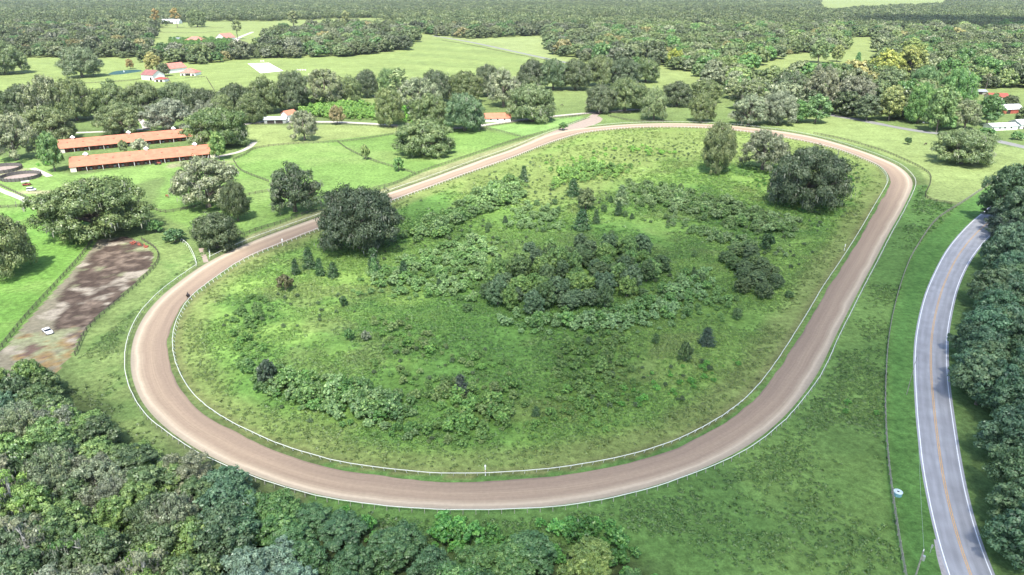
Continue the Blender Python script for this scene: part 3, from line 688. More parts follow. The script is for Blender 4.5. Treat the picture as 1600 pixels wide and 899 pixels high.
# ---- trees that stand on their own
HERO = [
 ('oak', (67,280,236,374), OAK, 'very wide live oak at the top end of the churned dirt paddock'),
 ('oak', (-42,338,60,432), OAK, 'live oak cut by the left edge of the photo in the bright green field'),
 ('mossoak', (270,249,382,326), OAKP, 'pale moss draped oak in the pasture below the long barn'),
 ('oak', (348,288,396,345), OAKD, 'small dark oak just above the round dark tree by the rail gap'),
 ('oak', (302,335,379,390), OAKD, 'round dark tree beside the gap in the outer white rail'),
 ('mossoak', (418,262,505,332), OAKD, 'dark oak with pale inner limbs in the paddock above the track straight'),
 ('oak', (497,296,630,392), OAKD, 'huge dark oak growing beside the back straight inside the rail'),
 ('oak', (616,190,714,243), OAK, 'spreading oak in the middle of the green paddock above the straight'),
 ('mossoak', (453,176,500,219), GREY, 'grey mossy tree alone in the pale paddock below the lane'),
 ('broad', (514,166,540,193), (.14,.12,.06), 'little brownish tree on the lane verge'),
 ('oak', (295,172,394,229), (.075,.11,.038), 'tall green oak at the right end of the two barns'),
 ('broad', (328,208,358,247), (.085,.135,.04), 'light green tree in front of the oak at the barn end'),
 ('broad', (68,196,104,277), (.066,.115,.038), 'upright green tree at the left end of the front barn'),
 ('oak', (1453,204,1550,257), OAK, 'lone oak in the mown pasture near the far road'),
 ('oak', (1089,199,1148,270), (.105,.125,.048), 'tall mossy oak at the far end of the infield'),
 ('mossoak', (1150,206,1232,266), GREY, 'grey mossy oak behind the largest dark infield oak'),
 ('oak', (1190,236,1323,326), OAKD, 'largest dark oak at the far right of the infield'),
 ('oak', (1000,143,1043,187), (.085,.115,.05), 'oak with a dark shadow pool just beyond the top bend'),
 ('oak', (1075,150,1117,190), OAK, 'round oak standing alone right of the tree with the shadow pool'),
 ('oak', (96,79,162,120), (.07,.095,.05), 'round oak alone in the far left field by the pond'),
 ('oak', (-25,72,44,115), OAK, 'oak at the left edge of the far field'),
 ('broad', (198,93,210,107), (.16,.13,.05), 'small rusty tree beside the pond'),
 ('broad', (226,84,255,112), (.15,.15,.055), 'olive tree behind the white gabled stable'),
 ('broad', (247,100,268,118), OAKD, 'dark tree between the two white stables'),
 ('pine', (237,12,254,38), (.20,.145,.05), 'rusty orange tree at the left of the far white roofed house'),
 ('pine', (269,10,286,38), (.20,.145,.05), 'rusty orange tree at the right of the far white roofed house'),
 ('oak', (293,18,325,42), OAK, 'oak standing right of the far white roofed house'),
 ('pine', (363,30,380,54), (.10,.13,.05), 'slim tree rising beside the small pink roofed stable'),
 ('broad', (380,75,388,90), GRN, 'small conical tree alone by the far paddock drive'),
 ('pine', (451,18,470,42), (.11,.13,.055), 'tall pine at the back of the mid field grove'),
 ('pine', (533,18,550,38), (.12,.14,.06), 'pale pine behind the right half of the mid field grove'),
 ('pine', (610,97,645,160), (.14,.18,.07), 'tall yellow green pine rising above the tree belt'),
 ('pine', (166,121,192,158), (.08,.12,.05), 'flat topped pine rising above the left tree belt'),
 ('broad', (1262,62,1295,96), (.085,.125,.045), 'green tree in the far right clearing'),
 ('broad', (1296,72,1318,95), (.12,.14,.05), 'olive tree beside the far clearing'),
 ('cedar', (1334,83,1345,99), GRN, 'small pointed tree alone in the far clearing'),
 ('broad', (1360,82,1405,122), YEL, 'golden yellow tree left of the other yellow crowns'),
 ('broad', (1395,75,1445,120), (.16,.18,.05), 'yellow green tree in the middle of the far golden clump'),
 ('broad', (1400,62,1443,90), (.12,.155,.05), 'green crown behind the golden clump'),
 ('broad', (1480,112,1520,150), (.14,.15,.05), 'olive yellow tree near the village gardens'),
 ('broad', (1562,150,1590,170), OAKD, 'dark tree between the red roofed house and the red barn'),
 ('broad', (1584,168,1612,192), OAK, 'garden tree right of the red barn'),
 ('bush', (1524,200,1556,214), GRN, 'low hedge bush in front of the long narrow home'),
 ('broad', (1535,162,1560,186), GRN, 'green garden tree left of the red barn'),
 ('bush', (1578,206,1600,219), GRN, 'dark hedge bush by the far road at the right edge'),
 ('broad', (1040,78,1066,104), YEL, 'golden tree at the left edge of the pale green wood'),
 ('broad', (1152,84,1182,106), (.19,.21,.04), 'bright yellow tree in the far wood'),
]
for h in HERO: box_tree(*h)
# ---- infield conifers and bushes standing apart
INF = [
 ('cedar', (455,403,470,431), CEDC, 'leftmost of the small dark cedars below the huge oak'),
 ('cedar', (474,384,494,422), CEDC, 'tallest of the small dark cedars below the huge oak'),
 ('cedar', (492,402,509,432), CEDC, 'cedar just right of the tallest small cedar'),
 ('cedar', (510,410,532,432), CEDC, 'squat rounded cedar ending the row below the huge oak'),
 ('bush', (432,430,462,456), (.075,.07,.03), 'dark brownish bush below the small cedars'),
 ('cedar', (574,388,596,424), CEDC, 'dark cedar at the foot of the huge oak'),
 ('cedar', (577,404,594,430), GRN, 'light green young cedar at the foot of the huge oak'),
 ('cedar', (621,408,642,436), CEDC, 'dark cedar alone right of the huge oak'),
 ('cedar', (959,314,973,336), CEDC, 'pointed dark cedar alone in the open grass of the infield'),
 ('cedar', (924,328,938,349), CEDC, 'smaller dark cedar left of the lone pointed cedar'),
 ('cedar', (894,328,924,358), CEDC, 'broad dark cedar beside the smaller one'),
 ('broad', (899,294,931,326), (.08,.11,.04), 'rounded olive tree near the middle of the infield'),
 ('cedar', (884,280,907,306), CEDC, 'dark rounded tree left of the olive infield tree'),
 ('cedar', (959,290,982,318), (.10,.14,.055), 'pale green bush behind the lone pointed cedar'),
 ('cedar', (811,260,826,284), CEDC, 'dark upright cedar near the back straight'),
 ('cedar', (1090,512,1117,540), (.030,.052,.030), 'blackish round bush alone in the right of the infield'),
 ('cedar', (707,586,733,617), (.035,.05,.035), 'blackish bush alone in the lower middle of the infield'),
 ('cedar', (830,635,845,651), CEDC, 'small dark seedling bush near the lower rail'),
 ('bush', (1057,536,1083,566), (.06,.095,.035), 'loose thin bush near the blackish round one'),
 ('bush', (402,565,436,606), (.035,.05,.03), 'darkest bush at the left of the lower scrub band'),
 ('bush', (562,517,582,534), GREY, 'silvery palmetto bush alone in the open left infield'),
 ('bush', (529,463,545,480), CEDC, 'dark little bush above the silvery palmetto'),
 ('bush', (537,514,556,533), GRN, 'green bush left of the silvery palmetto'),
 ('bush', (230,344,258,364), GRN, 'bright round bush behind the left spur of the rail'),
 ('bush', (254,357,294,380), (.05,.095,.035), 'wider bush touching the left spur of the rail'),
 ('bush', (563,228,580,250), (.11,.15,.05), 'upper bush on the fence corner of the green paddock'),
 ('bush', (613,247,633,268), GRN, 'lower bush on the fence near the back straight'),
 ('bush', (870,192,888,204), GRN, 'small bush on the fence near the gate of the track'),
 ('bush', (1185,366,1210,392), CEDC, 'bush at the top of the right infield thicket'),
 ('bush', (1412,215,1424,226), CEDC, 'small bush left of the lone pasture oak'),
 ('bush', (55,200,75,226), GRN, 'bush behind the left end of the barns'),
 ('bush', (186,221,203,240), (.12,.15,.06), 'left ornamental bush between the barns'),
 ('bush', (207,217,234,240), (.15,.17,.10), 'right pale ornamental bush between the barns'),
 ('bush', (128,250,140,262), GRN, 'little bush at the front barn wall'),
]
for h in INF: box_tree(*h)

# ---- tree belts traced tree by tree, numbered from the left in each row
def row(where, group, items):
    items = sorted(items, key=lambda i: (i[1][0]+i[1][2])/2)
    words = ['first','second','third','fourth','fifth','sixth','seventh','eighth','ninth','tenth','eleventh','twelfth','thirteenth','fourteenth','fifteenth','sixteenth','seventeenth','eighteenth','nineteenth','twentieth','twenty-first','twenty-second','twenty-third','twenty-fourth','twenty-fifth','twenty-sixth','twenty-seventh','twenty-eighth','twenty-ninth','thirtieth']
    for i, (k, bx, col) in enumerate(items):
        box_tree(k, bx, col, '%s tree from the left %s' % (words[i], where), group)
row('in the front row behind the barns', 'trees in the front row behind the barns', [
 ('mossoak', (-10,182,62,250), OAKP), ('oak', (38,170,118,222), OAK), ('oak', (158,166,226,210), OAK), ('mossoak', (228,158,302,206), GREY), ('oak', (-55,170,12,215), OAK),
 ('oak', (172,152,206,184), (.08,.11,.05))])
row('in the back row of the left tree belt', 'trees in the back row of the left tree belt', [
 ('oak', (-60,135,20,185), OAK), ('oak', (10,136,70,185), OAKD), ('mossoak', (42,124,110,190), OAKP), ('oak', (90,130,152,188), OAK), ('oak', (150,136,212,182), OAK),
 ('oak', (195,133,262,182), OAK), ('oak', (250,134,312,180), (.07,.10,.045)), ('oak', (292,142,346,184), OAKD), ('mossoak', (300,160,352,192), GREY), ('oak', (340,134,402,180), OAKD), ('oak', (330,152,372,190), OAK)])
row('of the middle tree belt behind the lane', 'trees of the middle tree belt behind the lane', [
 ('oak', (372,150,420,192), OAK), ('oak', (386,126,448,176), OAK), ('oak', (432,118,490,172), OAKD), ('mossoak', (478,113,542,166), OAKP), ('oak', (530,124,570,160), OAK),
 ('oak', (552,115,596,152), OAKD), ('oak', (590,112,628,152), (.07,.11,.04)), ('oak', (584,144,634,197), OAK), ('mossoak', (622,126,692,182), OAKP), ('oak', (655,115,708,160), OAKD), ('oak', (638,150,706,200), OAK),
 ('oak', (690,150,762,204), (.06,.095,.04)), ('oak', (700,116,756,160), OAK), ('oak', (738,106,786,150), OAKD), ('mossoak', (756,114,818,166), OAKP), ('oak', (790,136,874,190), OAK), ('oak', (808,124,850,160), OAKD)])
row('of the dark belt above the top bend', 'trees of the dark belt above the top bend', [
 ('oak', (805,98,860,138), OAKD), ('oak', (838,96,890,140), (.06,.09,.04)), ('oak', (872,98,926,140), OAKD), ('oak', (908,92,962,134), OAK), ('oak', (945,94,1000,134), OAKD), ('oak', (985,94,1032,128), OAK)])
row('of the low row just beyond the top bend', 'trees of the low row just beyond the top bend', [
 ('oak', (910,136,966,176), OAKD), ('oak', (945,126,1006,174), OAK), ('oak', (1032,130,1082,166), OAKD), ('oak', (1072,128,1132,160), OAK), ('oak', (985,138,1022,172), OAK)])
row('at the front of the right hand wood', 'trees at the front of the right hand wood', [
 ('mossoak', (1136,128,1200,172), OAK), ('mossoak', (1140,152,1198,196), OAKP), ('oak', (1185,148,1244,194), GREY), ('broad', (1228,158,1262,190), GRN), ('broad', (1250,150,1296,190), (.07,.12,.045)),
 ('mossoak', (1200,118,1262,168), OAKD), ('mossoak', (1248,110,1310,172), (.105,.115,.07)), ('mossoak', (1300,124,1364,176), (.10,.108,.065)), ('broad', (1366,138,1410,186), (.14,.17,.055)),
 ('broad', (1330,150,1376,186), OAKD), ('oak', (1408,138,1458,192), GRN), ('broad', (1440,140,1486,202), (.085,.125,.045)), ('mossoak', (1482,160,1530,202), OAKP), ('broad', (1520,150,1562,194), GRN),
 ('oak', (1465,112,1520,165), GRN), ('broad', (1360,112,1412,160), OAK), ('oak', (1416,108,1466,150), (.07,.13,.05))])

# ---- near woods, filled tree by tree
def scatter_poly(pl, sp, seed, jit=.42):
    pl = np.array(pl); mn = pl.min(0); mx_ = pl.max(0); rs = np.random.RandomState(seed); out = []
    y = mn[1]; k = 0
    while y < mx_[1]:
        x = mn[0]+(sp/2 if k % 2 else 0)
        while x < mx_[0]:
            q = (x+rs.uniform(-jit, jit)*sp, y+rs.uniform(-jit, jit)*sp); out.append(q); x += sp
        y += sp*.87; k += 1
    o = np.array(out); return o[inside(o[:,0], o[:,1], pl)]
WOOD1 = poly([(-330,620),(0,606),(60,606),(112,596),(138,640),(142,690),(210,722),(280,742),(350,778),(410,803),(470,822),(530,838),(600,857),(700,858),(800,888),(880,872),(950,880),(1000,945),(1030,1000),(1000,1120),(700,1160),(300,1160),(-350,1160),(-420,900)])
tones1 = [(GRN,'fresh green'),((.050,.100,.040),'deep green'),(BLUE,'bluish green'),((.068,.105,.040),'olive green'),((.052,.080,.036),'dark green'),((.095,.15,.045),'yellow green'),((.095,.145,.092),'silvery green')]
cnt = 0
for x, y in scatter_poly(WOOD1, 6.5, 7):
    px, py = proj(x, y, 7.0)
    if px < -40 or px > 1100 or py > 960: continue
    n = fbm(np.array([x]), np.array([y]), 22, 61)[0]; r = rng.random()
    if px < 330 and py > 640 and r < .26: kind = 'mossoak'; col, nm = (GREY, 'moss hung pale') if r < .13 else ((.10,.13,.07), 'mossy olive')
    else:
        kind = 'broad'
        if px > 380 and n < .62: col, nm = tones1[0] if r < .55 else tones1[1]
        else: col, nm = tones1[min(6, int((n*.6+r*.55)*7))]
        if 350 < px < 470 and py > 835: col, nm = (.105,.155,.108), 'silvery green'
        if 880 < px and r < .5: col, nm = (.12,.17,.045), 'yellow green'
    edge = seg_dist(np.array([x]), np.array([y]), WOOD1, True)[0]
    H = rng.uniform(8.0, 11.5)*(.72 if edge < 6 else 1.0)*(1.0 if px < 430 else .76)
    R = rng.uniform(4.2, 5.6)*(1 if px < 430 else .85) if kind == 'broad' else rng.uniform(5.2, 6.6)
    zone = 'left corner' if px < 330 else ('middle' if px < 700 else 'right end')
    put_tree(kind, x, y, R, H, col, '%s tree in the %s of the lower left wood' % (nm, zone), '%s trees in the %s of the lower left wood' % (nm, zone)); cnt += 1
print('wood1', cnt)
WOOD2 = poly([(1548,352),(1560,345),(1600,322),(1700,290),(1800,330),(1900,600),(1900,1250),(1740,1250),(1605,980),(1574,890),(1546,820),(1526,740),(1516,660),(1514,600),(1512,560),(1515,530),(1530,500),(1542,460),(1560,420),(1578,392),(1555,372)])
cnt = 0
for x, y in scatter_poly(WOOD2, 7.6, 8):
    px, py = proj(x, y, 7.0)
    if px > 1670 or py > 1130: continue
    r = rng.random(); col, nm = [(BLUE,'bluish green'),((.050,.092,.045),'deep green'),((.075,.12,.055),'mid green')][int(r*3)]
    if y > 230: col, nm = ((.038,.058,.034), 'blackish green')
    zone = 'upper part' if py < 480 else ('middle' if py < 700 else 'lower part')
    put_tree('broad', x, y, rng.uniform(5.0, 6.8), rng.uniform(9.5, 13.5), col, '%s tree in the %s of the roadside wood at the right' % (nm, zone), '%s trees in the %s of the roadside wood' % (nm, zone)); cnt += 1
print('wood2', cnt)
box_tree('broad', (1528,352,1602,425), (.075,.12,.06), 'round pale crown leaning over the road bend')
box_tree('broad', (1508,418,1582,482), (.065,.10,.045), 'olive crown below the round pale one by the road')
for i, (px, py, R, H, col, lb) in enumerate([(42,838,5.5,13.5,LGRN,'gaunt moss hung tree with bare pale limbs near the left edge of the lower wood'),(6,800,5,12,GREY,'moss hung half bare tree cut by the left edge of the photo'),(60,905,5.5,12,GREY,'moss hung tree with a slanting pale trunk low at the left'),
   (110,985,6,12,GREY,'pale mossy tree at the bottom left, left of the whitest one'),(175,985,6,12.5,GREY,'whitest moss draped tree at the bottom of the photo'),(150,925,4.5,11.5,GRN,'half bare tree just above the whitest mossy tree'),(245,960,5.5,11.5,GREY,'olive mossy tree right of the whitest one at the bottom'),(290,1000,5.5,11,GREY,'mossy tree at the bottom edge left of the silvery crowns'),(25,1000,5.5,12,GREY,'moss hung tree in the bottom left corner')]):
    q = P(px, py); put_tree('snag', q.x, q.y, R, H, col, lb, var=i)
box_tree('broad', (1524,262,1590,345), (.05,.085,.04), 'dark tree covering the far end of the road bend')
box_tree('broad', (1562,252,1640,340), OAKD, 'dark tree at the right edge where the road disappears')
box_tree('broad', (1545,300,1612,372), (.06,.10,.045), 'tree above the round pale crown by the road bend')
# infield thicket
TH1 = poly([(735,470),(780,425),(850,400),(905,392),(960,395),(1030,400),(1050,435),(1010,455),(960,478),(930,492),(860,498),(790,500)])
cnt = 0
for x, y in scatter_poly(TH1, 6.6, 9):
    r = rng.random(); col, nm = [((.085,.150,.042),'fresh green'),((.065,.105,.048),'bluish green'),((.105,.17,.048),'lime green'),((.062,.100,.036),'dark green')][min(3, int(r*4))]
    up = rng.random()
    put_tree('broad', x, y, rng.uniform(2.5, 4.3), rng.uniform(4.5, 9.0), col, '%s young tree in the thicket at the centre of the infield' % nm, '%s young trees in the central thicket' % nm, young=True); cnt += 1
TH2 = poly([(1128,400),(1165,395),(1205,420),(1225,445),(1210,470),(1165,465),(1140,440)])
for x, y in scatter_poly(TH2, 6.0, 10):
    put_tree('broad', x, y, rng.uniform(2.4, 3.6), rng.uniform(4, 6), (.062,.095,.036) if rng.random() < .5 else (.075,.118,.04), 'dark young tree in the smaller thicket right of the central one', 'dark young trees in the smaller infield thicket', young=True); cnt += 1
for x, y in scatter_poly(poly([(700,400),(760,330),(900,300),(1100,330),(1240,370),(1250,470),(1120,540),(900,540),(720,510),(620,470)]), 20, 77):
    k_ = rng.random()
    put_tree('cedar' if k_ < .3 else 'broad', x, y, rng.uniform(1.0, 1.8), rng.uniform(2.0, 3.8), CEDC if k_ < .3 else (.07,.12,.04), 'dark pointed sapling in the scrub round the central thicket' if k_ < .3 else 'small round sapling in the scrub round the central thicket', 'dark pointed saplings in the infield scrub' if k_ < .3 else 'small round saplings in the infield scrub', young=True)
print('thickets', cnt, 'trees', len(TREES))

# ------------------------------------------------------------------ masses nobody could count: far wood, scrub, weeds
SRC = bpy.data.collections.new('mass_sources')
def gn_mass(name, protos, pts, scl, rot, idx_, tcol, kind='stuff', sclz=None, kfol=True):
    me = bpy.data.meshes.new(name); n = len(pts)
    me.vertices.add(n); me.vertices.foreach_set('co', np.asarray(pts, np.float32).ravel())
    def at(nm, ty, arr, key): a = me.attributes.new(nm, ty, 'POINT'); a.data.foreach_set(key, np.asarray(arr, np.float32 if key != 'value' or ty != 'INT' else np.int32).ravel())
    s3 = np.c_[scl, scl, scl if sclz is None else sclz]
    at('iscale', 'FLOAT_VECTOR', s3, 'vector'); at('irot', 'FLOAT', rot, 'value')
    a = me.attributes.new('iidx', 'INT', 'POINT'); a.data.foreach_set('value', np.asarray(idx_, np.int32))
    at('tcol', 'FLOAT_COLOR', np.c_[tcol*(1.42 if kfol else 1), np.ones(n)], 'color')
    o = link(name, me); c = bpy.data.collections.new(name+'_forms')
    for i, p in enumerate(protos): q = bpy.data.objects.new('form_%02d' % i, p); c.objects.link(q)
    ng = bpy.data.node_groups.new(name+'_scatter', 'GeometryNodeTree')
    ng.interface.new_socket('Geometry', in_out='INPUT', socket_type='NodeSocketGeometry'); ng.interface.new_socket('Geometry', in_out='OUTPUT', socket_type='NodeSocketGeometry')
    N = ng.nodes; L = ng.links; gi = N.new('NodeGroupInput'); go = N.new('NodeGroupOutput')
    ci = N.new('GeometryNodeCollectionInfo'); ci.inputs['Collection'].default_value = c; ci.inputs['Separate Children'].default_value = True; ci.inputs['Reset Children'].default_value = True
    iop = N.new('GeometryNodeInstanceOnPoints'); iop.inputs['Pick Instance'].default_value = True
    def na(nm, ty):
        a = N.new('GeometryNodeInputNamedAttribute'); a.data_type = ty; a.inputs['Name'].default_value = nm; return a.outputs['Attribute']
    mp = N.new('GeometryNodeMeshToPoints'); L.new(gi.outputs[0], mp.inputs[0])
    L.new(mp.outputs[0], iop.inputs['Points']); L.new(ci.outputs[0], iop.inputs['Instance'])
    L.new(na('iidx', 'INT'), iop.inputs['Instance Index']); L.new(na('iscale', 'FLOAT_VECTOR'), iop.inputs['Scale'])
    cx = N.new('ShaderNodeCombineXYZ'); L.new(na('irot', 'FLOAT'), cx.inputs[2]); er = N.new('FunctionNodeEulerToRotation'); L.new(cx.outputs[0], er.inputs[0]); L.new(er.outputs[0], iop.inputs['Rotation'])
    L.new(iop.outputs[0], go.inputs[0])
    md = o.modifiers.new('scatter', 'NODES'); md.node_group = ng
    if kind: o['kind'] = kind
    return o
def with_mat(me, m): q = me.copy(); q.materials.clear(); q.materials.append(m); return q
LOWT = [crown_mesh('wood_form', 70+i, 12, .6, 14, 30, 11, 26, .95, M_LEAFI, low=-.85, lob=(.18,.34), nr=.22, wild=.14) for i in range(6)]
def patch_mesh(seed):
    rs = np.random.RandomState(seed); Cs = []; Ns = []; Ts = []
    for i in range(10):
        x, y = rs.uniform(-28, 28, 2); R = rs.uniform(8, 14); h = rs.uniform(10, 18); t = rs.beta(2, 2)
        for j in range(22):
            d = rs.normal(size=3); d[2] = abs(d[2]); d /= np.linalg.norm(d); cc = np.array([x, y, h-R*.6])+d*R*.6; q = 9
            e = rs.normal(size=(q,3)); e[:,2] += .3; e /= np.linalg.norm(e, axis=1)[:,None]
            Cs.append(cc+e*R*.34); Ns.append(e+rs.normal(size=(q,3))*.4); Ts.append(np.clip(t+rs.normal(size=q)*.15, 0, 1))
        q = 14; e = rs.normal(size=(q,3)); e /= np.linalg.norm(e, axis=1)[:,None]
        Cs.append(np.array([x, y, h*.5])+e*np.array([R*.75, R*.75, h*.4])); Ns.append(e); Ts.append(np.full(q, .3))
    V, Fc = leaf_quads(np.vstack(Cs), np.vstack(Ns), 2.3, rs); return np_mesh('patch_form', V, Fc, M_LEAFI, np.concatenate(Ts))
PATCH = [patch_mesh(200+i) for i in range(4)]

# far wood: where in the photograph the bases of the trees stand
WOODS_PX = [
 [(-400,120),(-30,116),(-30,93),(42,90),(205,91),(232,84),(240,62),(243,38),(300,34),(345,34),(410,34),(530,30),(600,27),(600,-2),(-400,-2)],
 [(212,100),(240,93),(262,88),(380,86),(392,92),(350,96),(320,101),(290,100),(262,97)],
 [(402,92),(402,72),(440,50),(560,44),(640,46),(656,60),(632,80),(560,88),(480,91)],
 [(600,34),(640,50),(680,56),(740,61),(850,56),(862,84),(905,94),(925,101),(1040,104),(1100,128),(1136,150),(1200,186),(1290,180),(1400,193),(1450,200),(1490,205),(1530,178),(1520,152),(1600,150),(1700,190),(2000,200),(2000,-2),(600,-2)],
]
CLEAR_PX = [
 [(1165,126),(1185,100),(1240,84),(1300,84),(1325,74),(1318,60),(1368,58),(1374,76),(1366,122),(1310,130),(1215,132)],
 [(1280,22),(1330,19),(1400,14),(1480,11),(1490,-3),(1270,-3)],
 [(1400,186),(1440,184),(1450,198),(1405,196)],
 [(1025,112),(1070,112),(1100,124),(1090,148),(1000,150),(1000,120)],
 [(590,29),(650,23),(700,25),(700,33),(590,34)] if False else [(0,-50),(1,-50),(1,-49)],
 [(100,24),(140,22),(140,27),(100,30)],
 [(1478,170),(1535,140),(1640,140),(1720,235),(1560,218),(1490,203)],
 [(600,33),(700,30),(700,36),(610,38)], [(905,30),(960,28),(965,36),(910,38)],
]
WOODS = WOODS_PX; TR = np.array([(t[0], t[1], t[2]) for t in TREES])
# near part: single forms; far part: patches of canopy
def wood_points(sp, dmin, dmax, seed):
    rs = np.random.RandomState(seed); ys = np.arange(dmin, dmax, sp); P_ = []
    for yy in ys:
        half = yy*.86+60; xs = np.arange(-half, half, sp); P_.append(np.c_[xs+rs.uniform(-.45, .45, len(xs))*sp, yy+rs.uniform(-.45, .45, len(xs))*sp])
    p = np.vstack(P_); px, py = proj(p[:,0], p[:,1]); k = np.zeros(len(p), bool)
    for q in WOODS_PX: k |= inside(px, py, q)
    for q in CLEAR_PX: k &= ~inside(px, py, q)
    return p[k], rs
pn, rs = wood_points(17.0, 380, 1700, 301)
d = np.full(len(pn), 1e9)
for tx, ty, tr in TREES:
    if ty > 350: d = np.minimum(d, np.hypot(pn[:,0]-tx, pn[:,1]-ty)/(tr*.8+3))
pn = pn[d > 1]
n = len(pn); print('wood forms', n)
base = np.array([OAK, OAKD, OAKP, GRN, (.085,.12,.05), (.12,.16,.06), GREY, (.16,.15,.06)]); pr_ = np.array([.30,.17,.14,.13,.12,.06,.06,.02])
g = fbm(pn[:,0], pn[:,1], 90, 71); ci_ = rs.choice(8, n, p=pr_); tc_ = base[ci_]*(.75+.5*g[:,None])*rs.uniform(.8, 1.2, (n,1))
right = ((pn[:,0] > 150)*1.0)[:,None]; tc_ = tc_*(1+right*np.array([.15,.20,.05]))
wr = rs.uniform(.5, 1.4, n)
gn_obj = gn_mass('far_wood', LOWT, np.c_[pn, np.zeros(n)], wr, rs.uniform(0, 6.28, n), rs.randint(0, 6, n), tc_, sclz=wr*rs.uniform(.8, 1.25, n))
tag(gn_obj, 'grey green oak wood covering the ground beyond the mown fields', 'woodland')
pf, rs = wood_points(44, 1680, 5600, 302); n = len(pf); print('patches', n)
g = fbm(pf[:,0], pf[:,1], 300, 72)
tc_ = (np.array(OAK)*1.05)[None]*(.7+.6*g[:,None])*rs.uniform(.85, 1.15, (n,1))
tag(gn_mass('distant_wood', PATCH, np.c_[pf, np.zeros(n)], rs.uniform(.85, 1.15, n), rs.uniform(0, 6.28, n), rs.randint(0, 4, n), tc_), 'distant wooded country reaching the horizon', 'woodland')

# scrub
SHR = [crown_mesh('scrub_form', 90+i, 1.25, .0, 1.9, 11, 8, 20, .15, M_LEAFI, low=-.4, wild=.2) for i in range(5)]
SCRUB = [ # (polygon px, spacing, size lo, hi, colours, noise threshold)
 ([(365,568),(420,572),(500,588),(580,598),(650,625),(665,655),(655,690),(600,690),(520,665),(450,640),(390,605)], 1.9, .9, 1.9, [(.075,.10,.055),(.055,.09,.04),(.10,.12,.085),(.06,.085,.05)], .24),
 ([(620,370),(690,335),(740,305),(800,280),(825,290),(815,320),(740,345),(700,375),(640,382)], 2.8, 1.3, 2.4, [(.085,.105,.065),(.075,.10,.05),(.10,.12,.08)], .22),
 ([(640,395),(740,360),(800,380),(770,440),(740,480),(640,470),(545,470),(560,430)], 2.8, .7, 1.4, [(.095,.125,.075),(.07,.10,.05),(.12,.14,.10)], .36),
 ([(760,490),(860,490),(960,480),(1060,430),(1110,420),(1120,470),(1040,520),(900,530),(790,520)], 2.4, .8, 1.6, [(.105,.13,.09),(.075,.11,.055),(.12,.145,.11)], .3),
 ([(850,270),(900,255),(990,262),(980,280),(900,290),(860,300)], 3.0, .8, 1.7, [(.10,.13,.055),(.08,.11,.05)], .42),
 ([(975,285),(1040,290),(1130,310),(1250,345),(1240,375),(1180,370),(1080,345),(985,325)], 3.0, .8, 1.7, [(.075,.09,.055),(.065,.085,.045),(.11,.12,.09)], .36),
 ([(1030,335),(1120,360),(1230,390),(1235,410),(1110,385),(1040,360)], 3.0, .8, 1.5, [(.10,.11,.085),(.08,.10,.06)], .3),
 ([(850,525),(1000,510),(1010,580),(990,640),(880,660),(850,590)], 2.2, .5, 1.1, [(.085,.105,.055),(.07,.095,.045)], .42),
 ([(560,560),(700,590),(830,600),(830,660),(760,700),(640,710),(670,660),(640,615)], 2.2, .7, 1.5, [(.07,.095,.045),(.075,.11,.05),(.09,.10,.06)], .36),
 ([(350,500),(400,460),(430,465),(430,500),(380,525)], 2.2, .8, 1.5, [(.065,.09,.045)], .36),
 ([(820,245),(1000,225),(1090,245),(1000,262),(850,262)], 5.0, .5, 1.1, [(.10,.15,.05)], .52),
 ([(1110,440),(1180,470),(1160,500),(1080,530),(1060,480)], 3.2, .6, 1.1, [(.09,.12,.065)], .45),
 ([(700,590),(810,610),(800,560),(720,540)], 3.2, .5, 1.0, [(.08,.11,.05)], .45),
 ([(800,310),(900,330),(880,365),(780,370)], 3.0, .6, 1.2, [(.11,.13,.09)], .45),
 ([(350,520),(420,500),(430,560),(370,570)], 2.4, .6, 1.2, [(.07,.105,.045)], .3),
 ([(545,480),(640,500),(760,560),(830,560),(800,600),(700,580),(600,560)], 2.8, .5, 1.1, [(.075,.115,.045),(.09,.10,.06)], .36),
 ([(960,600),(1100,560),(1180,560),(1120,610),(1010,650),(960,650)], 3.0, .45, .9, [(.065,.125,.04)], .42),
 ([(1150,280),(1340,260),(1360,290),(1300,350),(1240,340)], 4.0, .4, .9, [(.06,.11,.035)], .5),
 ([(860,560),(1000,590),(980,680),(800,700),(840,630)], 2.6, .5, 1.0, [(.075,.11,.045)], .4),
 ([(1280,620),(1370,630),(1380,650),(1280,650)], 2.4, .5, 1.0, [(.05,.10,.035)], .48),
 ([(465,160),(540,165),(600,170),(600,190),(520,187),(465,183)], 4.0, 1.3, 2.8, [(.08,.115,.045),(.095,.13,.05)], .2),
 ([(590,165),(700,180),(650,195),(600,192)], 5.0, 1.3, 2.4, [(.10,.17,.05)], .2),
 ([(60,238),(95,245),(90,262),(60,262)], 4.0, 1.0, 2.0, [(.10,.20,.05)], .3),
 ([(262,72),(365,72),(365,62),(262,62)], 6.0, 1.6, 2.4, [(.06,.09,.04)], .0),
 ([(520,800),(640,815),(700,806),(800,835),(880,810),(960,825),(1010,870),(1050,930),(900,890),(780,900),(600,860),(480,830)], 2.2, .9, 1.9, [(.05,.105,.04),(.06,.12,.05),(.045,.085,.035)], .25),
]
PA = []; SC = []; TC = []
